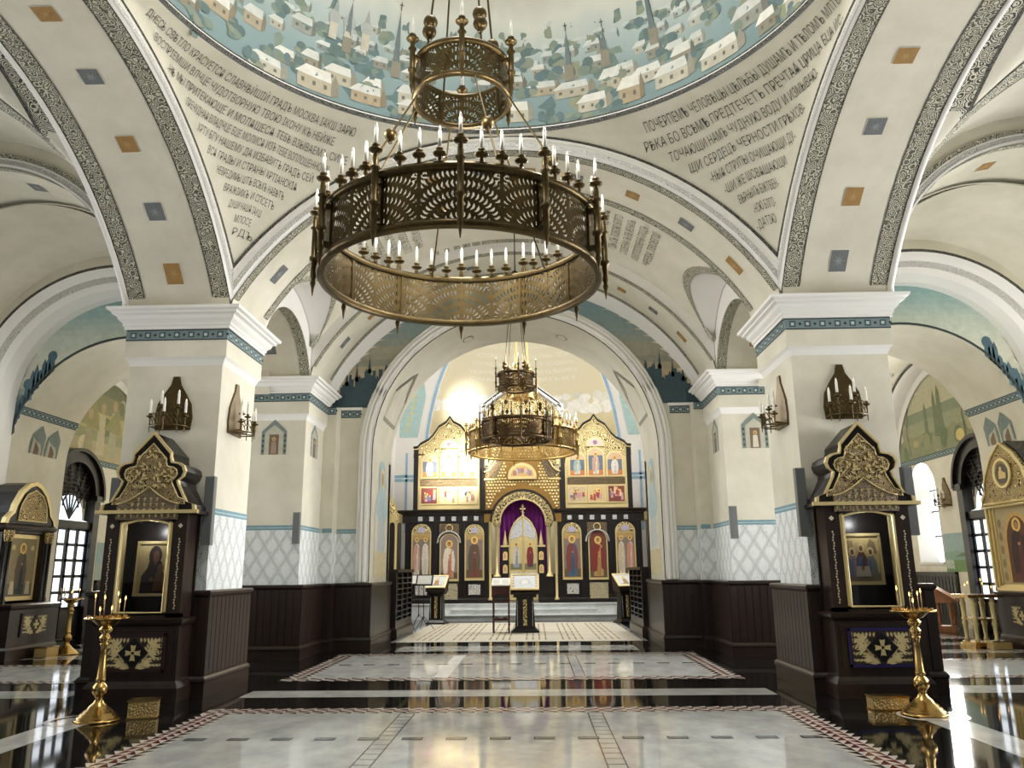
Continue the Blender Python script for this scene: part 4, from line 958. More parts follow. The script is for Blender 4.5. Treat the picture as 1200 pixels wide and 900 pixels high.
# white arch before the apse, blue edged, with teal fields
tr = MB('white'); TZ, TRi = 5.4, 3.75
inn = [(-TRi, 0), (-TRi, TZ)] + [(x * TRi / 3.75, TZ + (z) * 1.8) for x, z in archpts(0, 0, 3.75, 30)] + [(TRi, TZ), (TRi, 0)]
out = [(-4.9, 0), (-4.9, TZ)] + [(-4.9 + 9.8 * i / 30, 14.1) for i in range(31)] + [(4.9, TZ), (4.9, 0)]
tr.band([(x, 30.2, z) for x, z in inn], [(x, 30.2, z) for x, z in out], 'white', None, False); tr.band([(x, 30.2, z) for x, z in inn], [(x, 30.75, z) for x, z in inn], 'white', None, False)
t_o = struct('wall_triumphal', tr)
tpn = MB('paint'); tpn.map = lambda u, v, d: (u, 30.195 - d, v)
tpn.line([(x, z) for x, z in inn], .12, (156, 190, 220), .006); tpn.line([(x * 1.0, z) for x, z in [(-4.45, 3), (-4.45, 6)]], .08, (156, 190, 220), .006); tpn.line([(4.45, 3), (4.45, 6)], .08, (156, 190, 220), .006)
for s in (-1, 1):
    tpn.P([(s * 4.75, 6.6), (s * 4.05, 6.6), (s * 3.75, 8.2), (s * 3.85, 9.0), (s * 4.75, 8.6)], (178, 206, 206), .006)
    for k in range(7): tpn.E(s * (4.45 - k * .05), 6.9 + k * .22, .08, .1, (206, 206, 160), .009, 8)
    a, b = sorted((s * 3.8, s * 4.9)); tpn.R(a, 4.9, b, 5.15, (150, 186, 208), .006); tpn.R(a, 5.0, b, 5.05, (206, 222, 230), .009)
struct('mural', tpn, t_o)
# marble steps
for (hx, y0, z0, z1) in ((3.0, 26.7, 0, .17), (2.4, 27.05, .17, .335), (4.85, 27.45, 0, .5)):
    st = MB('marble_step'); st.box(-hx, hx, y0, 27.46 if hx < 4 else 30.0, z0, z1 - .03, 'marble_step'); st.box(-hx - .0, hx, y0 - .03, 27.46 if hx < 4 else 30.0, z1 - .03, z1, 'marble_step'); struct('floor_step', st)

# ================================================================== CHANDELIERS
def pierced(R, h, dth, metal, nu=88, nv=48, fans=2):
    """one openwork panel of a ring: crescents fanning from the lower corners, cut right through"""
    mb = MB(metal)
    wd = R * dth
    keep = set()
    for j in range(nv):
        for i in range(nu):
            u, v = (i + .5) / nu, (j + .5) / nv
            if u < .04 or u > .96 or v < .07 or v > .93: keep.add((i, j)); continue
            uu = min(u, 1 - u) * wd; vv = v * h
            r = sqrt(uu * uu + (vv + h * .12) ** 2) / h; a = math.atan2(uu, vv + h * .12) / (PI / 2)
            K = 5.4 * h / .49 if h > .45 else 4.2; k = int(r * K); fr = r * K - k; ns = max(2, round(3.6 * (k + .5)))
            fa = (a * ns) % 1; bq = (fr - .5) / .40; aq = fa - .5
            cres = abs(bq) < 1 and abs(aq - .36 * (1 - bq * bq) + .18) < .24 * (1 - bq * bq) + .03
            ros = (u - .5) ** 2 * wd * wd + (vv - h * .84) ** 2 < (h * .14) ** 2 and int((math.atan2(vv - h * .84, (u - .5) * wd) / (2 * PI) + 1) * 16) % 2
            if abs(u - .5) < .02 or not (cres or ros): keep.add((i, j))
    for rr_ in (R, R - .012):
        ids = {}; vs = []; fs = []
        for (i, j) in keep:
            q = []
            for a, b in ((i, j), (i + 1, j), (i + 1, j + 1), (i, j + 1)):
                if (a, b) not in ids:
                    th = (a / nu - .5) * dth; ids[(a, b)] = len(vs); vs.append((rr_ * sin(th), -rr_ * cos(th), h * b / nv))
                q.append(ids[(a, b)])
            fs.append(q)
        mb.add(vs, fs, metal, None, True)
    return mb
def ring_rail(R, z, metal, a=.022, b=.03):
    mb = MB(metal); mb.lathe([(R - a, z - b), (R + a, z - b), (R + a * 1.5, z), (R + a, z + b), (R - a, z + b), (R - a * 1.3, z), (R - a, z - b)], (0, 0, 0), 72, metal); return mb
def cup_profile(r, z): return [(.3 * r, z - .9 * r), (.45 * r, z - .5 * r), (.28 * r, z - .3 * r), (.5 * r, z - .1 * r), (1.0 * r, z + .12 * r), (1.15 * r, z + .35 * r), (.5 * r, z + .42 * r), (.42 * r, z + .8 * r), (.62 * r, z + 1.0 * r), (.62 * r, z + 1.2 * r), (.2 * r, z + 1.2 * r)]
def rz_copy(o, a, parent):
    c = o.copy(); C.objects.link(c); c.parent = parent; c.rotation_euler = (0, 0, a)
    for ch in o.children: d = ch.copy(); C.objects.link(d); d.parent = c
    return c
def chandelier(label, loc, R, h, np1, cpi, npan, R2, h2, z2, np2, metal, cr, ch, top, phase=0., group=None, wax='wax', a_rod=6):
    t = thing('chandelier', label, 'chandelier', loc, 0, group)
    for z in (0, h): ring_rail(R, z, metal, .024 * R / 1.36 + .006, .03).build('ring_rail', t)
    dth = 2 * PI / npan
    p0 = pierced(R, h, dth, metal, 136 if R > .8 else 48, 76 if R > .8 else 28).build('openwork_panel', t); p0.rotation_euler = (0, 0, phase + dth / 2)
    for k in range(1, npan): rz_copy(p0, phase + dth * (k + .5), t)
    bars = MB(metal); bars.box(-.012, .012, -R - .016, -R + .02, 0, h, metal); b0 = bars.build('panel_bar', t); b0.rotation_euler = (0, 0, phase)
    for k in range(1, npan): rz_copy(b0, phase + dth * k, t)
    def post(Rp, hh, r, zt):
        m = MB(metal); y = -(Rp + .07 * R / 1.36 + .02)
        m.lathe([(.004, -.16 * hh / .5), (r * .5, -.08 * hh / .5), (r * .9, -.03), (r * .6, 0), (r, .03), (r, hh * .35), (r * 1.5, hh * .38), (r * 1.5, hh * .45), (r, hh * .48), (r, hh), (r * 1.6, hh + .02), (r * .9, hh + .04), (r * .9, zt - cr)], (0, y, 0), 10, metal)
        m.box(-r * .5, r * .5, y, -Rp + .01, hh * .1, hh * .2, metal); m.box(-r * .5, r * .5, y, -Rp + .01, hh * .8, hh * .9, metal)
        m.lathe(cup_profile(cr * 1.2, zt), (0, y, 0), 12, metal); return m, y
    def candle(y, z, hh, rad):
        m = MB(wax, 'bulb'); m.lathe([(.0005, z), (rad, z), (rad, z + hh * .78), (.0005, z + hh * .78)], (0, y, 0), 10, wax)
        m.lathe([(rad * .7, z + hh * .78), (rad * .85, z + hh * .86), (rad * .5, z + hh * .95), (.0005, z + hh)], (0, y, 0), 8, 'bulb'); return m
    zt = h + ch * .72
    pm_, y = post(R, h, .026 * R / 1.36 + .004, zt)
    po = pm_.build('post', t); po.rotation_euler = (0, 0, phase); candle(y, zt + cr, ch, cr * .33).build('candle', po)
    hm = MB(metal); zc = h + ch * .42
    hm.lathe([(cr * .5, h + .02), (cr * .4, h + .05), (cr * .35, zc - cr)], (0, -R, 0), 8, metal); hm.lathe(cup_profile(cr * 1.12, zc), (0, -R, 0), 12, metal)
    ho = hm.build('candle_holder', t); candle(-R, zc + cr, ch, cr * .33).build('candle', ho)
    ho.rotation_euler = (0, 0, phase + 2 * PI / np1 / (cpi + 1))
    for k in range(np1):
        a = phase + 2 * PI * k / np1
        if k: rz_copy(po, a, t)
        for j in range(cpi):
            if k or j: rz_copy(ho, a + 2 * PI / np1 * (j + 1) / (cpi + 1), t)
    # upper ring
    def up(mb): 
        mb.v = [(x, y, z + z2) for x, y, z in mb.v]; return mb
    for z in (0, h2): up(ring_rail(R2, z, metal, .02, .024)).build('ring_rail', t)
    n2 = max(6, np2); d2 = 2 * PI / n2
    q0 = up(pierced(R2, h2, d2, metal, 30, 20)).build('openwork_panel', t); q0.rotation_euler = (0, 0, phase + d2 / 2)
    for k in range(1, n2): rz_copy(q0, phase + d2 * (k + .5), t)
    pm2, y2 = post(R2, h2, .024 * R / 1.36 + .004, h2 + ch * .5); pq = up(pm2).build('post', t); pq.rotation_euler = (0, 0, phase)
    up(candle(y2, h2 + ch * .5 + cr, ch, cr * .33)).build('candle', pq)
    for k in range(1, np2): rz_copy(pq, phase + 2 * PI * k / np2, t)
    # rods with balls
    def rod(p, q, r, balls):
        m = MB(metal); m.tube([p, q], r, 6, metal)
        for f in balls:
            c = Vector(p).lerp(Vector(q), f); m.ball(c, r * 6.5, metal, 12, 8); m.lathe([(r * 2, -r * 9), (r * 3, -r * 7)], tuple(c), 8, metal)
        return m
    rr_ = .0075 * R / 1.36 + .002
    r0 = rod((0, -R * .97, h), (0, -R2 * .97, z2 + .03), rr_, (.45,)).build('hanging_rod', t); r0.rotation_euler = (0, 0, phase + .26)
    for k in range(1, a_rod): rz_copy(r0, phase + .26 + 2 * PI * k / a_rod, t)
    zk = z2 + h2; r1 = rod((0, -R2 * .93, z2), (0, -.05, zk + (top - zk) * .6), rr_ * 1.2, (.17, .2)).build('hanging_rod', t); r1.rotation_euler = (0, 0, phase + .5)
    for k in range(1, 4): rz_copy(r1, phase + .5 + 2 * PI * k / 4, t)
    cn = MB(metal); cn.tube([(0, 0, zk + (top - zk) * .58), (0, 0, top)], rr_ * 2, 6, metal); cn.ball((0, 0, zk + (top - zk) * .6), .07, metal); cn.lathe([(.12, top), (.1, top - .05), (.03, top - .1)], (0, 0, 0), 16, metal)
    cn.build('hanging_chain', t)
    return t
def lamps(c, r, n, z, power):  # fill lights added above the rings to brighten the vaults
    for k in range(n):
        a = 2 * PI * (k + .5) / n; l = bpy.data.lights.new('ceiling fill', 'POINT'); l.energy = power; l.color = (1, .95, .86); l.shadow_soft_size = .12
        o = bpy.data.objects.new('ceiling fill', l); C.objects.link(o); o.location = (c[0] + r * cos(a), c[1] + r * sin(a), z)
lamps((-.25, 6.95), 1.3, 6, 5.5, 48); lamps((.09, 23), 1.5, 4, 6.2, 40); lamps((.11, 13.8), .3, 2, 5.3, 40)
big = chandelier('large two-tiered bronze ring chandelier with openwork panels hanging nearest, under the dome', (-.25, 6.95, 4.17), 1.27, .49, 12, 3, 12, .46, .35, 1.88, 6, 'bronze', .045, .22, 7.9, R_(5))
dark = chandelier('small dark bronze two-tiered chandelier silhouetted against the altar arch', (.11, 13.8, 3.79), .60, .31, 8, 2, 8, .31, .26, .92, 4, 'bronze_backlit', .022, .2, 4.36, R_(8), None, 'bronze_backlit', 8)  # candles take the silhouette tone too
far = chandelier('golden openwork ring chandelier hanging in front of the icon screen, farthest of the chandeliers', (.09, 23.0, 4.9), 1.55, .58, 12, 3, 12, .34, .4, 1.62, 4, 'bronze_light', .05, .26, 9.15, R_(10), None, 'wax', 6)

# ================================================================== SCONCES
def sconce(label, loc, rz, k=1.):
    t = thing('wall_sconce', label, 'sconce', loc, rz, 'candle sconces on the walls')
    # local: wall at y = 0, out is -y
    b = MB('bronze'); prof = [(-.25, 0), (.25, 0), (.27, .18), (.24, .38), (.15, .54), (.07, .66), (.045, .78), (-.045, .78), (-.07, .66), (-.15, .54), (-.24, .38), (-.27, .18)]
    b.prism(prof, -.03, 0, 'y', 'bronze'); b.build('back_plate', t)
    f = MB('bronze'); f.tube([(-.25, -.03, .03), (-.25, -.2, .03), (-.1, -.3, .03), (.1, -.3, .03), (.25, -.2, .03), (.25, -.03, .03)], .011, 6, 'bronze')
    pts_ = [(-.25, -.2), (-.1, -.3), (.1, -.3), (.25, -.2)]
    for (ax, ay), (bx, by) in zip(pts_, pts_[1:]):
        for i in range(3):
            for q in (0, 1):
                cx, cy_ = ax + (bx - ax) * (i + .5) / 3, ay + (by - ay) * (i + .5) / 3
                f.tube([(cx + (bx - ax) * .14 * cos(w_ * PI / 5) , cy_ + (by - ay) * .14 * cos(w_ * PI / 5), .09 + q * .08 + .04 * sin(w_ * PI / 5)) for w_ in range(0, 8)], .007, 5, 'bronze')
    f.build('gallery', t)
    for i, (x, y, z) in enumerate(((-.25, -.2, .16), (.25, -.2, .16), (0, -.32, .16), (-.12, -.16, .30), (.12, -.16, .30))):
        a = MB('bronze'); a.tube([(x, y, -.06), (x, y, z - .01)], [.006, .013], 6, 'bronze'); a.tube([(x, y, .05), (x * .6, -.02, .05)], .008, 5, 'bronze'); a.lathe([(.01, z - .02), (.05, z), (.052, z + .012), (.02, z + .014), (.02, z + .05), (.001, z + .05)], (x, y, 0), 12, 'bronze')
        o = a.build('candle_arm', t)
        c = MB('wax', 'bulb'); c.lathe([(.019, z + .03), (.019, z + .2), (.0005, z + .2)], (x, y, 0), 10, 'wax'); c.lathe([(.013, z + .2), (.016, z + .22), (.008, z + .245), (.0005, z + .26)], (x, y, 0), 8, 'bulb'); c.build('candle', o)
    return t
s0 = sconce('bronze sconce on the front of the left pillar above the shrine', (-4.73, 11.035, 3.55), 0)
dup(s0, (4.74, 11.035, 3.57), 0, 'bronze sconce on the front of the right pillar above the shrine')
dup(s0, (-4.085, 11.62, 3.56), R_(90), 'bronze sconce seen edge-on on the nave side of the left pillar')
dup(s0, (4.085, 11.62, 3.56), R_(-90), 'bronze sconce seen edge-on on the nave side of the right pillar')
dup(s0, (11.5, 21.85, 3.12), R_(-90), 'small distant sconce on the chapel wall between window and dark door')

# ================================================================== COLUMN SPEAKERS
def speaker(label, x, y, z0, z1, rz=0):
    t = thing('column_speaker', label, 'loudspeaker', (x, y, z0), rz, 'column speakers on the pillars')
    h = z1 - z0; b = MB('speaker_grey'); b.prism([(-.065, -.045), (.065, -.045), (.065, .05), (.05, .065), (-.05, .065), (-.065, .05)], 0, h, 'z', 'speaker_grey'); b.build('cabinet', t)
    g = MB('speaker_face'); g.box(-.055, .055, -.05, -.045, .02, h - .02, 'speaker_face'); g.build('grille', t)
    k = MB('iron'); k.box(-.02, .02, .06, .12, h * .3, h * .36, 'iron'); k.box(-.02, .02, .06, .12, h * .7, h * .76, 'iron'); k.build('bracket', t)
    return t
speaker('tall grey column speaker at the inner corner of the left pillar beside the shrine', -4.05, 10.86, 1.93, 2.86)
speaker('tall grey column speaker at the inner corner of the right pillar beside the shrine', 3.99, 10.86, 1.96, 2.87)
speaker('short grey column speaker on the rear left pillar below the painted icon', -4.12, 15.2, 2.09, 2.68)
speaker('short grey column speaker on the rear right pillar below the painted icon', 4.13, 15.2, 2.1, 2.7)
speaker('grey column speaker half hidden behind the left shrine, on the outer corner', -5.36, 10.86, 1.93, 2.86)
speaker('grey column speaker half hidden behind the right shrine, on the outer corner', 5.42, 10.86, 1.96, 2.87)

# ================================================================== ICON SHRINES
def saint(mb, u, v, wd, h, robe, cloak, d=.004, halo=(226, 188, 104), face=(176, 130, 96), two=False):
    """standing haloed figure of height h, base (u, v)"""
    a = wd / 2
    mb.P([(u - a * .55, v), (u + a * .55, v), (u + a * .62, v + h * .42), (u + a * .5, v + h * .74), (u + a * .2, v + h * .8), (u - a * .2, v + h * .8), (u - a * .5, v + h * .74), (u - a * .62, v + h * .42)], robe, d)
    mb.P([(u - a * .66, v + h * .1), (u - a * .2, v + h * .12), (u - a * .05, v + h * .5), (u + a * .3, v + h * .74), (u - a * .2, v + h * .8), (u - a * .56, v + h * .73), (u - a * .75, v + h * .45)], cloak, d + .0012)
    mb.P([(u + a * .3, v + h * .2), (u + a * .6, v + h * .15), (u + a * .7, v + h * .45), (u + a * .52, v + h * .72), (u + a * .3, v + h * .68)], cloak, d + .0012)
    dk = tuple(int(c * .72) for c in robe)
    for k in range(3): mb.line([(u + a * (-.12 + k * .15), v + h * .02), (u + a * (-.08 + k * .12), v + h * .45)], a * .045, dk, d + .002)
    mb.E(u, v + h * .885, a * .42, h * .115 if h * .115 < a * .46 else a * .46, halo, d + .001, 18); mb.E(u, v + h * .885, a * .2, a * .26, (84, 58, 42), d + .002, 14); mb.E(u, v + h * .875, a * .145, a * .19, face, d + .003, 12)
    for e in (-1, 1): mb.R(u + e * a * .06 - a * .03, v + h * .885, u + e * a * .06 + a * .03, v + h * .89, (50, 34, 26), d + .004)
    mb.E(u + a * .05, v + h * .58, a * .12, a * .1, face, d + .004, 10)
def bust_pair(mb, u0, v0, u1, v1, d=.003):
    """half-length figure with a child at the shoulder, dark on gold"""
    w_, h = u1 - u0, v1 - v0; q = lambda a, b: (u0 + a * w_, v0 + b * h)
    mb.R(u0, v0, u1, v1, (198, 178, 124), d); 
    mb.P([q(.1, 0), q(.95, 0), q(.92, .3), q(.74, .42), q(.72, .62), q(.62, .7), q(.34, .68), q(.28, .5), q(.12, .35)], (44, 30, 28), d + .002)
    mb.E(*q(.5, .76), .2 * w_, .2 * h, (44, 30, 28), d + .002, 20); mb.E(*q(.53, .73), .1 * w_, .13 * h, (120, 82, 56), d + .004, 16)
    mb.P([q(.5, .05), q(.86, .05), q(.86, .34), q(.76, .46), q(.6, .44), q(.52, .3)], (96, 64, 36), d + .006); mb.E(*q(.69, .5), .09 * w_, .09 * h, (110, 74, 50), d + .008, 14)
    mb.E(*q(.53, .6), .03 * w_, .05 * h, (104, 70, 48), d + .008, 10); mb.E(*q(.44, .28), .06 * w_, .05 * h, (112, 76, 52), d + .010, 10)
def three_at_table(mb, u0, v0, u1, v1, d=.003):
    w_, h = u1 - u0, v1 - v0; q = lambda a, b: (u0 + a * w_, v0 + b * h)
    mb.R(u0, v0, u1, v1, (214, 190, 128), d)
    mb.P([q(.05, .58), q(.3, .58), q(.28, .9), q(.08, .9)], (174, 150, 104), d + .001); mb.P([q(.66, .6), q(.95, .62), q(.9, .86), q(.78, .94), q(.7, .8)], (150, 128, 92), d + .001)
    mb.R(*q(0.02, .02), *q(.98, .2), (138, 128, 104), d + .001)
    for cu, col, c2 in ((.24, (150, 130, 140), (112, 122, 156)), (.5, (96, 52, 48), (84, 104, 140)), (.76, (128, 138, 120), (104, 116, 150))):
        yo = .08 if cu == .5 else 0
        mb.P([q(cu - .17, .1 + yo), q(cu + .17, .1 + yo), q(cu + .15, .44 + yo), q(cu + .06, .58 + yo), q(cu - .06, .58 + yo), q(cu - .15, .44 + yo)], col, d + .002 + yo * .01)
        mb.P([q(cu - .15, .12 + yo), q(cu - .02, .12 + yo), q(cu + .02, .5 + yo), q(cu - .13, .45 + yo)], c2, d + .004)
        mb.E(*q(cu, .66 + yo), .1 * w_, .1 * h, (236, 214, 156), d + .004, 18); mb.E(*q(cu, .65 + yo), .048 * w_, .06 * h, (120, 80, 52), d + .006, 12)
    mb.P([q(.28, .12), q(.72, .12), q(.68, .34), q(.32, .34)], (206, 196, 172), d + .008); mb.E(*q(.5, .3), .05 * w_, .05 * h, (150, 104, 60), d + .010, 10)
def cross_panel(t, name, y, hu, z0, z1, blue):
    """carved panel with a dark diamond and a gold cross"""
    fr = MB('wood_dark', 'enamel'); fc = (42, 36, 92) if blue else (52, 30, 34)
    fr.map = lambda u, v, d: (u, y - d, v)
    for a in ((-hu, z0, hu, z0 + .03), (-hu, z1 - .03, hu, z1), (-hu, z0, -hu + .03, z1), (hu - .03, z0, hu, z1)): fr.R(*a, fc, .012, 1, 1, 'enamel')
    fr.box(-hu - .01, hu + .01, y - .011, y + .01, z0 - .01, z1 + .01, 'wood_dark'); o = fr.build(name, t)
    cv = MB('cream_carving', 'enamel', 'gold_frame'); cv.map = lambda u, v, d: (u, y - d, v)
    zc, hh = (z0 + z1) / 2, (z1 - z0) / 2 - .035; hw_ = hu - .04
    cv.R(-hw_, zc - hh, hw_, zc + hh, (56, 44, 38), .013, 1, 1, 'enamel')
    G = (222, 204, 150)
    for e in (-1, 1):                                                # two leafy branches from below the diamond
        st = [(e * .04, zc - hh * .95), (e * hw_ * .35, zc - hh * .55), (e * hw_ * .52, zc - hh * .1), (e * hw_ * .6, zc + hh * .4), (e * hw_ * .85, zc + hh * .85)]
        cv.line(st, .014, G, .017, 'enamel')
        for (px, pz), da in zip([st[0], st[1], st[1], st[2], st[2], st[3], st[3], (e * hw_ * .3, zc - hh * .62), st[2]], (30, -10, 100, 10, 150, -20, 80, -60, 70)):
            for k in range(4):
                a = R_(da + (k - 1.5) * 24) if e > 0 else PI - R_(da + (k - 1.5) * 24); l = min(.15, hw_ * .38)
                tipx, tipz = px + l * cos(a), pz + l * .8 * sin(a)
                tipx = max(-hw_ + .01, min(hw_ - .01, tipx)); tipz = max(zc - hh + .01, min(zc + hh - .01, tipz))
                mx_, mz_ = (px + tipx) / 2, (pz + tipz) / 2; nx, nz = -sin(a) * .014, cos(a) * .014
                cv.P([(px, pz), (mx_ + nx, mz_ + nz), (tipx, tipz), (mx_ - nx, mz_ - nz)], G, .016 + .0003 * k, 'enamel')
    for e in (-1, 1):                                                # fans of small leaves fill the corners
        for i in range(7):
            for j in range(5):
                cx, cz = e * hw_ * (.2 + .13 * i), zc + hh * (-.82 + .4 * j)
                if abs(cx) / hh + abs(cz - zc) / hh < 1.02: continue
                for k in range(5):
                    a = PI / 2 + e * R_(20 + 15 * j) * (-1) + (k - 2) * .55; l = hw_ * .10
                    tx, tz = max(-hw_ + .008, min(hw_ - .008, cx + l * cos(a))), max(zc - hh + .008, min(zc + hh - .008, cz + l * sin(a)))
                    nx, nz = -sin(a) * .0065, cos(a) * .0065
                    cv.P([(cx, cz), ((cx + tx) / 2 + nx, (cz + tz) / 2 + nz), (tx, tz), ((cx + tx) / 2 - nx, (cz + tz) / 2 - nz)], G, .0155, 'enamel')
    D = hh * .98; cv.prism([(0, zc - D), (D, zc), (0, zc + D), (-D, zc)], y - .03, y - .012, 'y', 'enamel', (14, 13, 16))
    cv.line([(0, zc - D), (D, zc), (0, zc + D), (-D, zc), (0, zc - D)], .008, (70, 62, 66), .031, 'enamel')
    for k in range(4):
        a = k * PI / 2; ca, sa = cos(a), sin(a); Lq, wi, wo_ = D * .5, D * .08, D * .17
        cv.prism([(x * ca - z * sa, zc + x * sa + z * ca) for x, z in ((0, -wi), (Lq, -wo_), (Lq * .92, 0), (Lq, wo_), (0, wi))], y - .042, y - .028, 'y', 'gold_frame')
    cv.build('carved_relief', o)
    return o
HEAD = [(.62, 2.30), (.61, 2.38), (.50, 2.42), (.385, 2.64), (.37, 2.70), (.43, 2.75), (.455, 2.82), (.43, 2.89), (.37, 2.93), (.27, 2.95), (.25, 3.02), (.25, 3.07), (0, 3.345)]
def outline(pts, k=1., dz=0.):
    c = (0, 2.62); r = [(x * k, c[1] + (z - c[1]) * k + dz) for x, z in pts]
    return r + [(-x, z) for x, z in r[::-1] if x > 1e-6]
def shrine(label, loc, rz, blue):
    t = thing('icon_shrine', label, 'icon shrine', loc, rz, 'tall icon shrines against the pillars')
    b = MB('wood'); yf, yb = -.2, .2
    ring_profile(b, -.56, .56, yf - .03, yb, [(0, 0), (.02, 0), (.02, .16), (.0, .2), (-.03, .24)], 'wood'); b.box(-.53, .53, yf, yb, .0, .92, 'wood'); b.box(-.47, .47, yf - .012, yf, .3, .84, 'wood')
    b.build('base', t)
    cpn = MB('wood'); ring_profile(cpn, -.53, .53, yf, yb, [(0, .88), (.02, .9), (.04, .93), (.05, .97), (.0, .99), (-.4, .99)], 'wood'); cpn.build('base_moulding', t)
    cross_panel(t, 'front_panel', yf - .014, .39, .35, .80, blue)
    u = MB('wood', 'wood_dark')
    for e in (-1, 1):
        x0, x1 = sorted((e * .34, e * .52)); u.box(x0, x1, yf, yf + .1, .99, 2.28, 'wood'); x0, x1 = sorted((e * .48, e * .51)); u.box(x0, x1, yf + .1, yb, .99, 2.28, 'wood')
    u.box(-.53, .53, yb - .04, yb, .99, 2.28, 'wood_dark'); u.box(-.52, .52, yf, yf + .12, .99, 1.04, 'wood'); u.box(-.5, .5, yf + .1, yb, .99, 1.01, 'wood_dark')
    hd = [(-.36, 2.28), (-.36, 2.16)] + [(-.34 + .68 * i / 12, 2.16 + .06 * sin(PI * i / 12)) for i in range(13)] + [(.36, 2.16), (.36, 2.28)]
    u.prism(hd, yf, yf + .12, 'y', 'wood'); u.build('case', t)
    for e in (-1, 1):
        orn = MB('enamel', 'gold_frame'); orn.map = lambda p, v, d: (p, yf - d, v)
        for k in range(26): orn.P([(e * .44 + .006 * sin(k * 1.9) - .012, 1.1 + k * .034), (e * .44 + .006 * sin(k * 1.9), 1.085 + k * .034), (e * .44 + .006 * sin(k * 1.9) + .012, 1.1 + k * .034), (e * .44 + .006 * sin(k * 1.9), 1.118 + k * .034)], (206, 196, 164), .005, 'enamel')
        orn.build('inlay', t); orn = MB('enamel'); orn.map = lambda p, v, d: (p, yf - d, v)
        for k in range(4): a = k * PI / 2; orn.E(e * .44 + .016 * cos(a), 2.12 + .016 * sin(a), .014, .014, (226, 216, 190), .006, 8, m='enamel')
        orn.build('rosette', t)
    g = MB('gold_frame')
    inner_ = [(-.30, 1.05), (-.30, 2.14)] + [(-.30 + .6 * i / 12, 2.14 + .06 * sin(PI * i / 12)) for i in range(13)] + [(.30, 2.14), (.30, 1.05)]
    g.tube([(x, yf - .005, z) for x, z in inner_] + [(-.30, yf - .005, 1.05)], .016, 6, 'gold_frame')
    for e in (-1, 1): x0, x1 = sorted((e * .29, e * .34)); g.box(x0, x1, yf + .0, yf + .1, 1.04, 2.18, 'gold_frame')
    g.box(-.34, .34, yf, yf + .1, 1.02, 1.055, 'gold_frame'); fo = g.build('door_frame', t)
    gl = MB('glass'); gl.prism(inner_, yf + .05, yf + .055, 'y', 'glass'); gl.build('glass_pane', fo)
    # keel-arched hood: dark body, gilt edge, carved face
    h = MB('wood_dark'); h.prism(outline(HEAD, .975), yf + .02, yb + .15, 'y', 'wood_dark'); h.box(-.64, .64, yf - .05, yb + .15, 2.27, 2.31, 'wood_dark'); h.build('hood', t)
    e_ = MB('gold_frame')
    A, B = outline(HEAD), outline(HEAD, .935, .0)
    n = len(A)
    for y in (yf - .03,):
        e_.add([(x, y, z) for x, z in A] + [(x, y, z) for x, z in B], [(i, (i + 1) % n, n + (i + 1) % n, n + i) for i in range(n)], 'gold_frame')
        e_.add([(x, y, z) for x, z in A] + [(x, yf + .03, z) for x, z in A], [(i, (i + 1) % n, n + (i + 1) % n, n + i) for i in range(n)], 'gold_frame')
        e_.add([(x, y, z) for x, z in B] + [(x, yf + .03, z) for x, z in B], [(i, (i + 1) % n, n + (i + 1) % n, n + i) for i in range(n)], 'gold_frame')
    e_.box(-.66, .66, yf - .06, yf + .0, 2.275, 2.32, 'gold_frame'); e_.build('gilt_edge', t)
    f = MB('wood_dark', 'gold_carving', 'gold_dark_lace')
    Bi = outline(HEAD, .76, .015)
    f.prism(outline(HEAD, .93), yf + .0, yf + .03, 'y', 'wood_dark'); f.prism([(x, max(z, 2.24)) for x, z in Bi], yf - .012, yf + .0, 'y', 'gold_carving')
    keel = [(-.40, 2.2), (-.40, 2.40)] + [(x, 2.40 + .22 * (1 - abs(x) / .4) ** 1.6) for x in [-.4 + .8 * i / 16 for i in range(17)]] + [(.40, 2.40), (.40, 2.2)]
    f.prism(keel, yf - .028, yf - .005, 'y', 'gold_dark_lace')
    for x in [-.36 + .08 * i for i in range(10)]:
        for z in (2.25, 2.32, 2.39, 2.46):
            if z < 2.40 + .22 * (1 - abs(x) / .4) ** 1.6 - .05: f.box(x - .006, x + .006, yf - .033, yf - .027, z - .024, z + .024, 'gold_frame'); f.box(x - .02, x + .02, yf - .033, yf - .027, z + .002, z + .012, 'gold_frame')
    f.tube([(x, yf - .03, z) for x, z in keel[1:-1]], .009, 5, 'gold_frame'); f.tube([(x, yf - .014, z) for x, z in Bi if z > 2.35], .009, 5, 'gold_frame')
    rr = random.Random(4)
    for k in range(46):                                              # raised leaves and rosettes
        z = rr.uniform(2.6, 3.12); x = rr.uniform(-.3, .3)
        lim = .26 if z < 2.68 else .31 if z < 2.86 else .17 if z < 3.0 else .10
        if abs(x) < lim and z > 2.42 + .22 * (1 - min(1, abs(x) / .4)) ** 1.6:
            for q in (1, -1):
                a = rr.uniform(0, PI); f.prism([(q * (x + .034 * cos(a)), z + .034 * sin(a)), (q * (x + .014 * cos(a + 1.5)), z + .014 * sin(a + 1.5)), (q * (x - .034 * cos(a)), z - .034 * sin(a)), (q * (x - .014 * cos(a + 1.5)), z - .014 * sin(a + 1.5))], yf - .03, yf - .011, 'y', 'gold_frame')
    f.build('carved_face', t)
    t.scale = (1.03, 1, 1.025)
    l = bpy.data.lights.new('icon fill light', 'POINT'); l.energy = 5; l.shadow_soft_size = .04; o = bpy.data.objects.new('icon fill light', l); C.objects.link(o); o.location = (loc[0], loc[1] - .13, 2.12)  # added inside the case to brighten the icon
    return t
shrine('dark carved shrine with glazed mother icon before the left pillar', (-4.69, 10.64, 0), 0, False)
shrine('dark carved shrine with blue-edged panel and glazed icon before the right pillar', (4.66, 10.64, 0), 0, True)
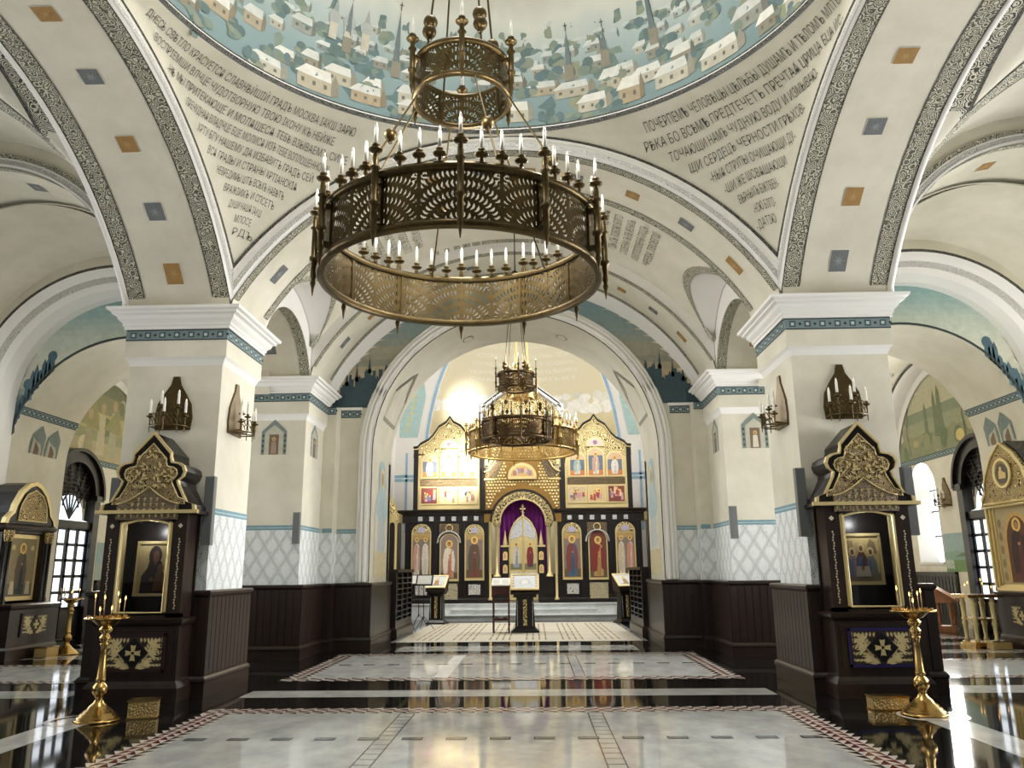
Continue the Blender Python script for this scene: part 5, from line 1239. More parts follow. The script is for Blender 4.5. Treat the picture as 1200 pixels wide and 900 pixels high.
def framed(name, label, loc, tilt, hu, h, draw, cat='icon', rz=0, fr='gold_frame'):
    t = thing(name, label, cat, loc, rz)
    p = MB('wood_dark', 'paint'); p.M = Matrix.Rotation(tilt, 4, 'X'); p.box(-hu, hu, 0, .025, 0, h, 'wood_dark'); p.map = lambda u, v, d: (u, -d, v); draw(p); p.build('painted_board', t)
    f = MB(fr); f.M = Matrix.Rotation(tilt, 4, 'X')
    for a in ((-hu - .025, hu + .025, -.02, .02, -.025, .012), (-hu - .025, hu + .025, -.02, .02, h - .012, h + .025), (-hu - .025, -hu + .012, -.02, .02, 0, h), (hu - .012, hu + .025, -.02, .02, 0, h)): f.box(*a, fr)
    f.build('frame', t); return t
framed('framed_icon', 'small gold icon of dark mother and child inside the left shrine', (-4.63, 10.63, 1.30), -.04, .225, .66, lambda p: bust_pair(p, -.215, .01, .215, .65))
framed('framed_icon', 'small gold icon of three seated figures inside the right shrine', (4.62, 10.63, 1.36), -.04, .235, .60, lambda p: three_at_table(p, -.225, .01, .225, .59))
# little white offerings lying in front of the right icon
t = thing('votive_chain', 'string of pale votive pieces on the floor of the right shrine', 'votive offerings', (4.6, 10.6, 1.055)); v = MB('paper')
for k in range(16): v.ball((-.16 + k * .021, -.02 + .03 * sin(k * 1.3), .012), .011, 'paper', 8, 5)
v.build('bead_string', t)

# side shrines of the chapels
def side_shrine(label, loc, rz):
    t = thing('icon_shrine', label, 'icon shrine', loc, rz, 'tall icon shrines against the pillars')
    yf, yb = -.45, .2
    b = MB('wood'); ring_profile(b, -.8, .8, yf - .32, yb, [(0, 0), (.02, 0), (.02, .2), (-.02, .25)], 'wood'); b.box(-.78, .78, yf - .3, yb, 0, 1.0, 'wood'); ring_profile(b, -.78, .78, yf - .3, yb, [(0, .92), (.03, .95), (.05, 1.0), (0, 1.03), (-.6, 1.03)], 'wood'); b.build('base', t)
    cross_panel(t, 'front_panel', yf - .314, .42, .42, .84, False)
    u = MB('wood')
    for e in (-1, 1): x0, x1 = sorted((e * .52, e * .78)); u.box(x0, x1, yf + .04, yb, 1.03, 2.5, 'wood')
    u.box(-.78, .78, yb - .05, yb, 1.03, 2.5, 'wood'); u.box(-.78, .78, yf + .04, yb, 2.38, 2.55, 'wood'); ring_profile(u, -.78, .78, yf, yb, [(0, 2.42), (.04, 2.46), (.06, 2.5), (0, 2.55), (-.6, 2.55)], 'wood'); u.build('case', t)
    for e in (-1, 1):
        for x in (.58, .72):
            c = MB('wood_dark', 'gold_carving_broad'); c.lathe([(.045, 1.03), (.045, 1.1), (.03, 1.13), (.03, 2.18), (.045, 2.2)], (e * x, yf - .0, 0), 12, 'wood_dark'); c.lathe([(.035, 2.2), (.055, 2.32), (.06, 2.4), (.05, 2.42)], (e * x, yf - .0, 0), 12, 'gold_carving_broad'); c.build('column', t)
    pr_ = [(.84, 2.55), (.80, 2.66), (.64, 2.78), (.60, 2.92), (.55, 3.0), (.42, 3.2), (.2, 3.36), (0, 3.42)]
    full = pr_ + [(-x, z) for x, z in pr_[::-1] if x > 0]
    h = MB('wood_dark'); h.prism([(x * .97, z if z < 2.6 else z - .02) for x, z in full], yf + .05, yb - .02, 'y', 'wood_dark'); h.build('hood', t)
    e_ = MB('gold_frame'); inn = [(x * .88, 2.55 + (z - 2.55) * .9) for x, z in full]; n = len(full)
    e_.add([(x, yf - .02, z) for x, z in full] + [(x, yf - .02, z) for x, z in inn], [(i, i + 1, n + i + 1, n + i) for i in range(n - 1)], 'gold_frame'); e_.add([(x, yf - .02, z) for x, z in full] + [(x, yf + .07, z) for x, z in full], [(i, i + 1, n + i + 1, n + i) for i in range(n - 1)], 'gold_frame'); e_.build('gilt_edge', t)
    f = MB('gold_carving_broad', 'wood_dark', 'gold_frame'); f.prism([(x * .9, 2.56 + (z - 2.55) * .9) for x, z in full], yf - .0, yf + .05, 'y', 'wood_dark')
    ai = [(.46, 2.62), (.44, 2.8), (.40, 2.95), (.26, 3.14), (0, 3.24)]; ai = ai + [(-x, z) for x, z in ai[::-1] if x > 0]; f.prism(ai, yf - .02, yf + .0, 'y', 'gold_carving_broad'); f.tube([(x, yf - .022, z) for x, z in ai + ai[:1]], .014, 5, 'gold_frame'); f.build('carved_face', t)
    p = MB('gold_frame', 'paint'); p.box(-.5, .5, yf + .1, yf + .14, 1.08, 2.36, 'gold_frame'); p.map = lambda a, b_, d: (a, yf + .1 - d, b_)
    p.R(-.42, 1.16, .42, 2.28, (140, 126, 92), .004); p.R(-.42, 1.16, .42, 1.4, (110, 98, 76), .005); saint(p, 0, 1.2, .5, 1.0, (60, 68, 60), (96, 84, 70), .007)
    for e in (-.24, .26): p.P([(e - .08, 1.2), (e + .08, 1.2), (e + .05, 1.45), (e - .05, 1.45)], (190, 176, 150), .012)
    for e in (-.3, .3): p.E(e, 2.1, .06, .05, (196, 180, 130), .006)
    p.build('painted_icon', t)
    return t
side_shrine('dark arched shrine with standing saint icon at the far left', (-10.2, 15.98, 0), R_(90))
t = thing('icon_shrine', 'large gilt-framed icon shrine with round medallion cut by the right edge', 'icon shrine', (10.12, 16.0, 0), R_(-90), 'tall icon shrines against the pillars')
yf, yb = -.42, .3
b = MB('wood'); b.box(-.85, .85, yf, yb, 0, 1.05, 'wood'); ring_profile(b, -.85, .85, yf, yb, [(0, 0), (.03, 0), (.03, .2), (0, .25)], 'wood'); ring_profile(b, -.85, .85, yf, yb, [(0, .98), (.03, 1.0), (.05, 1.05), (0, 1.08), (-.6, 1.08)], 'wood'); b.build('base', t)
cross_panel(t, 'front_panel', yf - .014, .4, .42, .84, False)
g = MB('gold_frame')
for k, (w0, y0) in enumerate(((.86, 0), (.80, .04), (.74, .08))):
    for e in (-1, 1): x0, x1 = sorted((e * w0, e * (w0 - .05))); g.box(x0, x1, yf + y0, yb, 1.08, 2.75, 'gold_frame')
    g.box(-w0, w0, yf + y0, yb, 1.08 + .03 * k, 1.14 + .03 * k, 'gold_frame')
g.build('frame', t)
p = MB('gold', 'paint'); p.box(-.7, .7, yf + .1, yb, 1.08, 2.75, 'gold'); p.map = lambda a, b_, d: (a, yf + .1 - d, b_)
p.R(-.68, 1.2, .68, 2.7, (176, 160, 120), .004); p.P([(-.42, 1.24)] + [(.42 * cos(PI - PI * i / 14), 2.0 + .55 * sin(PI * i / 14)) for i in range(15)] + [(.42, 1.24)], (92, 62, 44), .006)
p.line([(-.42, 1.24)] + [(.42 * cos(PI - PI * i / 14), 2.0 + .55 * sin(PI * i / 14)) for i in range(15)] + [(.42, 1.24)], .09, (198, 160, 96), .008); saint(p, 0, 1.28, .7, 1.2, (96, 52, 44), (60, 40, 36), .010)
for k in range(10): p.E(-.57 + (k % 2) * 1.14, 1.35 + (k // 2) * .26, .06, .09, (142, 118, 84), .007)
p.build('painted_icon', t)
hd = [(.9, 2.72), (.86, 2.9), (.74, 3.0), (.70, 3.2), (.62, 3.4), (.34, 3.72), (0, 3.95)]; hd = hd + [(-x, z) for x, z in hd[::-1] if x > 0]
h = MB('wood_dark'); h.prism([(x * 1.02, z + .04) for x, z in hd], yf + .1, yb, 'y', 'wood_dark'); h.build('hood', t)
f = MB('gold_carving_broad', 'gold_frame', 'gold'); f.prism(hd, yf - .0, yf + .1, 'y', 'gold_carving_broad'); f.tube([(x, yf - .01, z) for x, z in hd + hd[:1]], .03, 6, 'gold_frame')
for k in range(22): f.ball((-.78 + k * .074, yf - .02, 2.78), .03, 'gold_frame', 8, 5)
f.build('carved_face', t)
m_ = MB('gold_frame', 'enamel'); m_.lathe([(.24, 0), (.3, 0), (.3, .05), (.24, .05), (.24, 0)], (0, 0, 0), 28, 'gold_frame'); m_.lathe([(.001, .02), (.24, .02)], (0, 0, 0), 28, 'gold_carving_broad')
m_.v = [(x, yf - z, 3.34 + y) for x, y, z in m_.v]
m_.map = lambda u, v_, d: (u, yf - .03 - d, 3.34 + v_); m_.E(0, 0, .2, .2, (50, 34, 24), .004, 20, m='enamel'); m_.P([(-.12, -.1), (.12, -.1), (.14, .0), (.06, .03), (-.04, .1), (-.1, .04)], (214, 184, 110), .010, 'enamel'); m_.E(-.02, .1, .04, .04, (214, 184, 110), .012, m='enamel')
m_.build('medallion', t)

# ================================================================== CANDLE STANDS
def candle_stand(label, loc, group='brass candle stands'):
    t = thing('candle_stand', label, 'candle stand', loc, 0, group)
    b = MB('brass'); b.lathe([(.0005, 0), (.235, 0), (.24, .015), (.225, .03), (.215, .03), (.205, .055), (.19, .058), (.175, .085), (.16, .088), (.14, .115), (.12, .12), (.09, .16), (.055, .19), (.045, .22)], (0, 0, 0), 32, 'brass'); b.build('foot', t)
    s = MB('brass'); s.lathe([(.045, .21), (.04, .24), (.05, .255), (.075, .29), (.085, .325), (.075, .36), (.05, .39), (.04, .41), (.055, .42), (.055, .435), (.046, .45), (.034, .72), (.034, .78), (.05, .79), (.05, .805), (.04, .82), (.06, .85), (.062, .875), (.042, .9), (.04, .92), (.07, .945), (.072, .965), (.05, .985), (.05, 1.0)], (0, 0, 0), 20, 'brass'); s.build('shaft', t)
    c = MB('brass'); c.lathe([(.045, .99), (.1, 1.01), (.14, 1.05), (.16, 1.065), (.235, 1.07), (.24, 1.082), (.235, 1.09), (.22, 1.085), (.0005, 1.08)], (0, 0, 0), 36, 'brass'); c.build('tray', t)
    for rr_, n in ((.2, 18), (.13, 10)):
        k = MB('brass'); k.lathe([(.009, 1.083), (.009, 1.108), (.012, 1.11), (.004, 1.11)], (rr_, 0, 0), 6, 'brass'); k0 = k.build('candle_socket', t)
        for i in range(1, n): rz_copy(k0, 2 * PI * i / n, t)
    return t
def taper(label, x, y, z, h, group, lean=0.):
    t = thing('lit_taper', label, 'candle', (x, y, z), 0, group); t.rotation_euler = (0, lean, 0)
    w_ = MB('taper'); w_.lathe([(.0005, 0), (.0042, 0), (.0036, h), (.0005, h)], (0, 0, 0), 8, 'taper'); w_.build('wax_stick', t)
    f = MB('flame'); f.lathe([(.0005, h + .002), (.006, h + .012), (.0075, h + .02), (.005, h + .034), (.0005, h + .05)], (0, 0, 0), 8, 'flame'); f.build('flame', t)
LS = (-4.42, 9.17, 0); RS = (4.57, 9.27, 0)
candle_stand('brass candle stand with glowing tapers in front of the left pillar shrine', LS)
candle_stand('brass candle stand with a few tapers in front of the right pillar shrine', RS)
for dx, dy, h in ((-.14, -.02, .2), (-.09, .09, .18), (-.02, -.13, .06), (.03, .12, .22), (.11, .02, .14), (.13, .1, .17), (.09, -.1, .07)):
    taper('lit taper burning on the brass stand before the left pillar shrine', LS[0] + dx, LS[1] + dy, 1.1, h, 'lit tapers on the left brass stand', .04 * (dx > 0) - .03 * (dx < 0))
for dx, dy, h in ((-.14, .02, .2), (.03, .1, .13), (.1, -.02, .17), (.12, .1, .14), (-.03, -.1, .07)):
    taper('lit taper burning on the brass stand before the right pillar shrine', RS[0] + dx, RS[1] + dy, 1.1, h, 'lit tapers on the right brass stand')
candle_stand('brass candle stand beside the dark arched shrine at far left', (-9.1, 16.6, 0))
for dx, dy, h in ((-.14, 0, .16), (-.05, .1, .12), (.06, -.08, .2), (.12, .05, .14), (.0, -.02, .1)):
    taper('lit taper burning on the far brass stand by the left door', -9.1 + dx, 16.6 + dy, 1.1, h, 'lit tapers on the far left stand')
# four-legged stand on the right
FS = (9.26, 16.8, 0); t = thing('candle_stand', 'pale four-legged turned candle stand by the large gilt shrine on the right', 'candle stand', FS, 0, 'brass candle stands')
b = MB('brass'); b.box(-.3, .3, -.3, .3, 0, .06, 'brass'); b.box(-.26, .26, -.26, .26, .06, .1, 'brass'); b.build('base', t)
for ex in (-1, 1):
    for ey in (-1, 1):
        l = MB('gold_frame'); l.lathe([(.04, .1), (.055, .14), (.035, .18), (.045, .4), (.06, .45), (.042, .5), (.06, .54), (.042, .58), (.05, .8), (.06, .84), (.036, .88), (.055, .95)], (ex * .19, ey * .19, 0), 12, 'gold_frame'); l.build('leg', t)
b = MB('brass'); b.box(-.34, .34, -.34, .34, .95, .985, 'brass'); b.box(-.36, .36, -.36, .36, .985, 1.01, 'brass'); b.build('tray', t)
b = MB('brass'); b.box(-.22, .22, -.22, .22, .52, .55, 'brass'); b.build('stretcher', t)
for dx, dy, h in ((-.2, 0, .16), (-.08, .12, .2), (.08, -.08, .26), (.18, .06, .18), (.24, -.15, .12)):
    taper('lit taper burning on the four-legged stand at the right', FS[0] + dx, FS[1] + dy, 1.01, h, 'lit tapers on the four-legged stand')
def coinbox(label, loc, rz, sx=.12, sy=.09, sz=.16):
    t = thing('offering_box', label, 'box', loc, rz, 'brass offering boxes'); b = MB('brass_relief'); b.box(-sx, sx, -sy, sy, .01, sz - .02, 'brass_relief'); b.build('body', t)
    l = MB('brass'); l.box(-sx - .01, sx + .01, -sy - .01, sy + .01, sz - .02, sz, 'brass'); l.box(-sx - .01, sx + .01, -sy - .01, sy + .01, 0, .014, 'brass'); l.box(-.04, .04, -.006, .006, sz, sz + .002, 'iron'); l.build('lid', t)
coinbox('brass relief offering box on the floor beside the left candle stand', (-4.0, 9.36, 0), .3, .15, .1, .2)
coinbox('brass relief offering box on the floor beside the right candle stand', (4.34, 9.64, 0), 0, .2, .09, .15)
coinbox('brass offering box on the floor beside the far left stand', (-9.2, 16.1, 0), R_(90), .2, .12, .2)
coinbox('brass offering box on the floor beside the four-legged stand', (9.3, 16.28, 0), 0, .18, .11, .16)

# ================================================================== LECTERNS AND FURNITURE
t = thing('lectern', 'light brown oak lectern with sloping top and turned legs in the right chapel', 'lectern', (10.6, 20.9, 0), R_(55))
b = MB('wood_oak'); b.box(-.3, .3, -.24, .24, 0, .08, 'wood_oak'); b.box(-.27, .27, -.21, .21, .08, .13, 'wood_oak'); b.build('base', t)
for ex in (-1, 1):
    for ey in (-1, 1):
        l = MB('wood_oak'); l.lathe([(.035, .13), (.05, .18), (.026, .23), (.05, .4), (.03, .56), (.05, .61), (.035, .68)], (ex * .22, ey * .17, 0), 12, 'wood_oak'); l.build('leg', t)
b = MB('wood_oak'); b.prism([(-.24, .68), (.24, .68), (.24, 1.07), (-.24, .76)], -.27, .27, 'x', 'wood_oak'); b.build('body', t)
b = MB('wood_oak'); b.prism([(-.32, .72), (-.32, .76), (.28, 1.15), (.28, 1.11)], -.34, .34, 'x', 'wood_oak'); b.box(-.34, .34, -.35, -.31, .72, .81, 'wood_oak'); b.build('sloping_top', t)

def choir_screen(s, label):
    t = thing('choir_screen', label, 'choir screen', (s * 3.02, 20.75, 0), 0, 'choir screens')
    b = MB('wood'); x0, x1 = -.1, .1; b.box(x0, x1, -1.25, 1.25, 0, .42, 'wood'); ring_profile(b, x0, x1, -1.25, 1.25, [(0, 0), (.04, 0), (.04, .2), (.02, .24), (0, .26)], 'wood'); b.build('plinth', t)
    u = MB('wood_dark')
    for y in (-1.22, -.4, .42, 1.22): u.box(x0, x1, y - .04, y + .04, .42, 1.55, 'wood_dark')
    u.box(-.02, .02, -1.2, 1.2, .42, 1.5, 'wood_dark'); u.build('panel', t)
    sl = MB('wood')
    for k in range(8): z = .5 + k * .13; sl.box(x0 + .005, x1 - .005, -1.2, 1.2, z - .012, z + .012, 'wood')
    sl.build('slats', t)
    c = MB('wood'); c.box(x0 - .04, x1 + .04, -1.32, 1.32, 1.55, 1.62, 'wood'); c.build('cap_rail', t)
choir_screen(-1, 'dark slatted choir screen left of the altar steps'); choir_screen(1, 'dark slatted choir screen right of the altar steps')
def analogion(label, loc, k=1., rz=0., drawing=None, icon_label=None):
    t = thing('icon_lectern', label, 'lectern', loc, rz)
    b = MB('wood_dark'); b.taper(0, 0, 0, .36 * k, .3 * k, .05, .36 * k, .3 * k, 'wood_dark'); b.taper(0, 0, .05, .33 * k, .27 * k, .12, .26 * k, .2 * k, 'wood_dark'); b.build('foot', t)
    c = MB('wood_dark'); c.taper(0, 0, .1, .26 * k, .2 * k, .88, .22 * k, .17 * k, 'wood_dark')
    for e in (-1, 1): c.box(*sorted((e * .19 * k, e * .205 * k)), -.21 * k, -.19 * k, .16, .8, 'silver')
    c.build('column', t)
    p = MB('gold_lace'); p.taper(0, -.19 * k, .17, .05 * k, .02, .82, .05 * k, .015, 'gold_lace'); p.build('carved_strip', t)
    tp_ = MB('wood'); tp_.box(-.3 * k, .3 * k, -.24 * k, .24 * k, .88, .94, 'wood'); tp_.prism([(-.34 * k, .95), (-.34 * k, 1.0), (.3 * k, 1.4), (.3 * k, 1.3), (.2 * k, .94)], -.37 * k, .37 * k, 'x', 'wood'); tp_.build('sloping_top', t)
    def sheet(p):
        a = .34 * k; h = .66 * k
        p.R(-a, .01, a, h, (222, 210, 184), .003); p.R(-a * .8, .06, a * .8, h * .94, (206, 210, 212), .005)
        (drawing or (lambda q, a, h: (q.E(0, h * .5, a * .42, h * .26, (190, 196, 204), .007, 20), q.E(0, h * .5, a * .28, h * .18, (222, 214, 206), .009, 16), [q.E(e * a * .87, h * z, .02, .02, (120, 96, 90), .008, 8) for e in (-1, 1) for z in (.2, .4, .6, .8)])))(p, a, h)
    ca, sa = cos(rz), sin(rz); ly = -.30 * k
    framed('festal_icon', icon_label, (loc[0] - ly * sa, loc[1] + ly * ca, loc[2] + 1.085), -(PI / 2 - math.atan(.4 / (.64 * k))), .35 * k, .66 * k, sheet, 'icon', rz)
def folk(q, a, h):
    q.P([(-a * .3, .1), (a * .3, .1), (a * .2, h * .6), (-a * .2, h * .6)], (166, 128, 84), .007); q.E(0, h * .7, a * .2, h * .12, (226, 186, 100), .009); q.R(-a * .7, .08, a * .7, h * .2, (150, 150, 110), .006)
analogion('central black lectern with gold strip and white icon on the carpet', (.12, 21.6, .006), 1., 0, None, 'pale silvery icon lying on the central black lectern')
analogion('dark lectern with gold panel standing left before the steps', (-2.62, 25.2, .006), .82, R_(-8), folk, 'cream icon lying on the dark lectern left of the steps')
analogion('dark lectern half hidden behind the right choir screen', (3.1, 25.0, .006), .82, R_(20), folk, 'cream icon on the lectern behind the right choir screen')
t = thing('side_table', 'tall thin-legged reddish wooden table left of the central lectern', 'table', (-.5, 21.5, .006))
for ex in (-1, 1):
    for ey in (-1, 1):
        l = MB('wood_red'); l.box(ex * .2 - .018, ex * .2 + .018, ey * .17 - .018, ey * .17 + .018, 0, 1.16, 'wood_red'); l.build('leg', t)
b = MB('wood_red'); b.box(-.21, .21, -.18, .18, .96, 1.14, 'wood_red'); b.build('apron', t)
b = MB('wood_red'); b.box(-.2, .2, -.17, .17, .30, .34, 'wood_red'); b.prism([(-.2, .34), (-.12, .40), (0, .36), (.12, .40), (.2, .34)], -.18, -.165, 'y', 'wood_red'); b.build('shelf', t)
b = MB('wood_red'); b.box(-.2, .2, -.17, -.15, .74, .77, 'wood_red'); b.box(-.2, .2, .15, .17, .74, .77, 'wood_red'); b.build('stretcher', t)
b = MB('wood_red'); b.box(-.235, .235, -.2, .2, 1.14, 1.17, 'wood_red'); b.build('tabletop', t)
t = thing('open_book', 'open white book on the thin-legged wooden table', 'book', (-.5, 21.45, 1.177)); b = MB('paper', 'paint'); b.M = Matrix.Rotation(-.5, 4, 'X') 
b.M = None; b.prism([(-.19, .0), (-.19, .03), (.19, .2), (.19, .0)], -.24, .24, 'x', 'paper'); b.map = lambda u, v, d: (u, v, .115 + v * .4474 + d)
for e in (-1, 1):
    for k in range(6): b.R(e * .12 - .08, -.13 + k * .045, e * .12 + .08, -.115 + k * .045, (170, 168, 160), .003)
b.build('pages', t)
def music_stand(label, loc, rz):
    t = thing('music_stand', label, 'music stand', loc, rz, 'folding music stands')
    p = MB('iron'); p.tube([(0, 0, .25), (0, 0, 1.2)], .012, 8, 'iron'); p.build('pole', t)
    for k in range(3): a = k * 2 * PI / 3; l = MB('iron'); l.tube([(0, 0, .35), (.3 * cos(a), .3 * sin(a), .01)], .009, 6, 'iron'); l.build('leg', t)
    d = MB('iron'); d.M = Matrix.Translation((0, 0, 1.2)) @ Matrix.Rotation(-.5, 4, 'X'); d.box(-.24, .24, -.01, .01, -.02, .3, 'iron'); d.box(-.24, .24, -.05, .01, -.03, -.01, 'iron'); d.build('desk', t)
    tt = thing('sheet_music', 'white sheets on the music stand ' + ('nearest the left choir screen' if loc[1] > 23 else 'beside the dark lectern'), 'sheet music', (loc[0], loc[1], 1.2 + (loc[2])), rz, 'sheets on the music stands')
    s_ = MB('paper'); s_.M = Matrix.Rotation(-.5, 4, 'X'); s_.box(-.2, .2, -.016, -.011, -.008, .27, 'paper'); s_.build('paper_sheet', tt)
music_stand('thin black music stand nearest the left choir screen', (-3.03, 24.1, .006), .1)
music_stand('thin black lower music stand beside the left dark lectern', (-2.78, 22.75, -.22), -.1) if False else music_stand('thin black music stand between choir screen and dark lectern', (-2.72, 22.9, .006), -.1)

t = thing('carpet', 'large beige carpet with striped fields on the floor before the altar steps', 'carpet', (0, 22.1, 0))
b = MB('paint'); b.box(-2.78, 2.78, -3.3, 3.45, .0, .004, 'paint', (198, 192, 176)); b.map = lambda u, v, d: (u, v, .003 + d * .3)
b.R(-2.6, -3.0, 2.6, 3.15, (172, 160, 134), .002)
for j in range(6):
    for i in range(-3, 3):
        x0, y0 = i * .85 + .08, -2.9 + j * 1.0
        for k in range(9): b.R(x0 + k * .075, y0, x0 + .037 + k * .075, y0 + .84, [(204, 194, 168), (128, 112, 86)][k % 2], .004)
    b.R(-2.6, -2.0 + j * 1.0, 2.6, -1.96 + j * 1.0, (226, 220, 204), .005)
b.build('woven_field', t)
# ================================================================== ICON SCREEN
t = thing('icon_screen', 'tall carved dark wood and gold icon screen with purple curtain behind the steps', 'iconostasis', (0, 28, .5))
ic = t; ZB = .5
def z_(v): return v - ZB
def box_part(name, mats, boxes):
    m = MB(*mats)
    for bx in boxes: m.box(bx[0], bx[1], bx[2], bx[3], z_(bx[4]), z_(bx[5]), bx[6] if len(bx) > 6 else mats[0])
    return m.build(name, ic)
wd_ = []
for s in (-1, 1):
    a, b = sorted((s * 1.2, s * 4.1)); wd_.append((a, b, 0, .4, .5, 3.3))
    for x in (1.22, 2.0, 2.12, 2.98, 3.12, 3.95):
        a, b = sorted((s * x, s * (x + .1))); wd_.append((a, b, -.05, 0, .7, 3.25))
    a, b = sorted((s * .6, s * 1.25)); wd_.append((a, b, .02, .4, .5, 1.45, 'wood_dark')); 
for s in (-1, 1): box_part('lower_storey', ['wood_dark'], [b_ for b_ in wd_ if (b_[0] + b_[1]) * s > 0])
pl_ = MB('wood_dark')
for s in (-1, 1):
    a, b = sorted((s * .62, s * 4.3)); ring_profile(pl_, a, b, 0, .4, [(0, z_(.5)), (.1, z_(.5)), (.1, z_(.62)), (.06, z_(.66)), (.06, z_(.72)), (0, z_(.76))], 'wood_dark')
pl_.build('plinth', ic)
for s in (-1, 1):
    c = MB('wood'); a, b = sorted((s * 1.1, s * 4.25)); c.box(a, b, -.06, .4, z_(3.22), z_(3.5), 'wood_dark'); ring_profile(c, a, b, -.06, .4, [(0, z_(3.46)), (.05, z_(3.5)), (.05, z_(3.53)), (.12, z_(3.58)), (.14, z_(3.64)), (0, z_(3.66)), (-.2, z_(3.66))], 'wood'); c.build('cornice', ic)
    for k in range(6):
        x = s * (1.62 + k * .39); m = MB('silver'); m.box(x - .075, x + .075, -.085, -.055, z_(3.27), z_(3.42), 'silver'); m.build('frieze_tile', ic)
def icon_panel(x, hw_, z0, zsq, ztop, style, figs):
    """arched painted panel with gilt frame"""
    m = MB('gold_frame', 'paint', 'silver', 'gold_lace'); y = -.02
    arch_ = [(x - hw_, z_(z0)), (x - hw_, z_(zsq))] + [(x + hw_ * cos(PI - PI * i / 14), z_(zsq) + (ztop - zsq) * sin(PI * i / 14)) for i in range(1, 14)] + [(x + hw_, z_(zsq)), (x + hw_, z_(z0))]
    m.prism(arch_, y - .07, y, 'y', 'gold_frame')
    k = .055; in_ = [(x + (p - x) * (1 - k / hw_), q if q > z_(z0) + .01 else q + k) for p, q in arch_]
    m.map = lambda u, v, d: (u, y - .07 - d, z_(v))
    if style == 'a':
        m.prism([(x + (p - x) * .86, max(q, z_(zsq) + .0)) if q > z_(zsq) else (x + (p - x) * .86, z_(zsq)) for p, q in arch_[1:-1]], y - .085, y - .07, 'y', 'gold_lace')
        m.E(x, zsq + .12, hw_ * .4, .1, (176, 172, 196), .018, 14); m.R(x - hw_ * .9, z0 + .07, x + hw_ * .9, zsq - .03, (176, 146, 92), .003); m.R(x - hw_ * .82, z0 + .1, x + hw_ * .82, zsq - .2, (128, 114, 106), .004); m.R(x - hw_ * .82, z0 + .1, x + hw_ * .82, z0 + .36, (96, 82, 56), .005)
        top = zsq - .06
    else:
        m.P([(p, q + ZB) for p, q in [(x + (p - x) * .88, q - .03) for p, q in arch_[1:-1]]] + [(x + hw_ * .88, z0 + .08), (x - hw_ * .88, z0 + .08)], (140, 122, 112) if style == 'b' else (110, 60, 48), .004); m.R(x - hw_ * .86, z0 + .1, x + hw_ * .86, z0 + .3, (92, 84, 60), .006); top = ztop - .2
    for fx, fh, robe, cloak in figs:
        saint(m, x + fx, z0 + .12, hw_ * (1.0 if len(figs) > 1 else 1.75), top - z0 - .12, robe, cloak, .008)
    return m.build('icon_panel', ic)
WH, PK, RD, BL, BR_, GR = (214, 204, 186), (196, 134, 110), (128, 44, 40), (72, 92, 112), (112, 78, 58), (150, 140, 112)
for s, figs in ((-1, ((-.15, 0, WH, (190, 150, 130)), (.15, 0, WH, (206, 196, 180)))), (1, ((-.15, 0, WH, (196, 180, 150)), (.15, 0, (206, 190, 180), PK)))): icon_panel(s * 3.52, .34, 1.25, 2.85, 3.18, 'a', figs)
icon_panel(-2.55, .33, 1.23, 2.55, 2.83, 'b', ((0, 0, PK, (222, 208, 186)),)); icon_panel(2.57, .33, 1.24, 2.6, 2.92, 'c', ((0, 0, (176, 140, 84), RD),))
icon_panel(-1.68, .335, 1.25, 2.82, 3.15, 'a', ((0, 0, (120, 70, 54), (92, 80, 66)),)); icon_panel(1.68, .335, 1.25, 2.82, 3.17, 'a', ((0, 0, BL, (120, 66, 60)),))
for s in (-1, 1):
    g = MB('gold_dark_lace', 'gold_frame', 'silver'); x = s * 2.56; g.prism([(x - .34, z_(2.8)), (x - .34, z_(3.18)), (x + .34, z_(3.18)), (x + .34, z_(2.8))], -.06, -.03, 'y', 'gold_dark_lace'); g.tube([(x + .12 * cos(a * PI / 8), -.07, z_(3.02) + .12 * sin(a * PI / 8)) for a in range(17)], .02, 5, 'gold_frame')
    g.tube([(x - .4, -.12, z_(2.52))] + [(x + .38 * cos(PI - PI * i / 14), -.13, z_(2.58) + .33 * sin(PI * i / 14)) for i in range(15)] + [(x + .4, -.12, z_(2.52))], .03, 6, 'silver'); g.build('canopy', ic)
    for x, m_ in ((1.68, 'marble_tile'), (3.5, 'marble_tile'), (2.56, 'cream_carving')):
        q = MB('wood_dark', m_); h0, h1, hx = (.78, 1.12, .2) if m_ == 'marble_tile' else (.62, 1.15, .31); q.box(s * x - hx - .04, s * x + hx + .04, -.07, 0, z_(h0 - .04), z_(h1 + .04), 'wood_dark'); q.box(s * x - hx, s * x + hx, -.09, -.07, z_(h0), z_(h1), m_); q.build('dado_panel', ic)
    for x, r, z0, z1 in ((1.13, .045, .6, 3.2), (.9, .05, 1.42, 3.0)):
        c = MB('gold_frame', 'gold_lace'); c.lathe([(r * 1.8, z_(z0)), (r * 1.8, z_(z0 + .05)), (r, z_(z0 + .1)), (r, z_(z1)), (r * 1.5, z_(z1 + .02))], (s * x, -.14 if x > 1 else -.1, 0), 14, 'gold_frame')
        if x < 1: c.lathe([(r, z_(3.0)), (r * 2.6, z_(3.12)), (r * 2.8, z_(3.2)), (r * 2.8, z_(3.24))], (s * x, -.1, 0), 12, 'gold_lace'); c.lathe([(r * 2.5, z_(1.36)), (r * 2.5, z_(1.42)), (r, z_(1.46))], (s * x, -.1, 0), 12, 'gold_frame')
        c.build('column', ic)
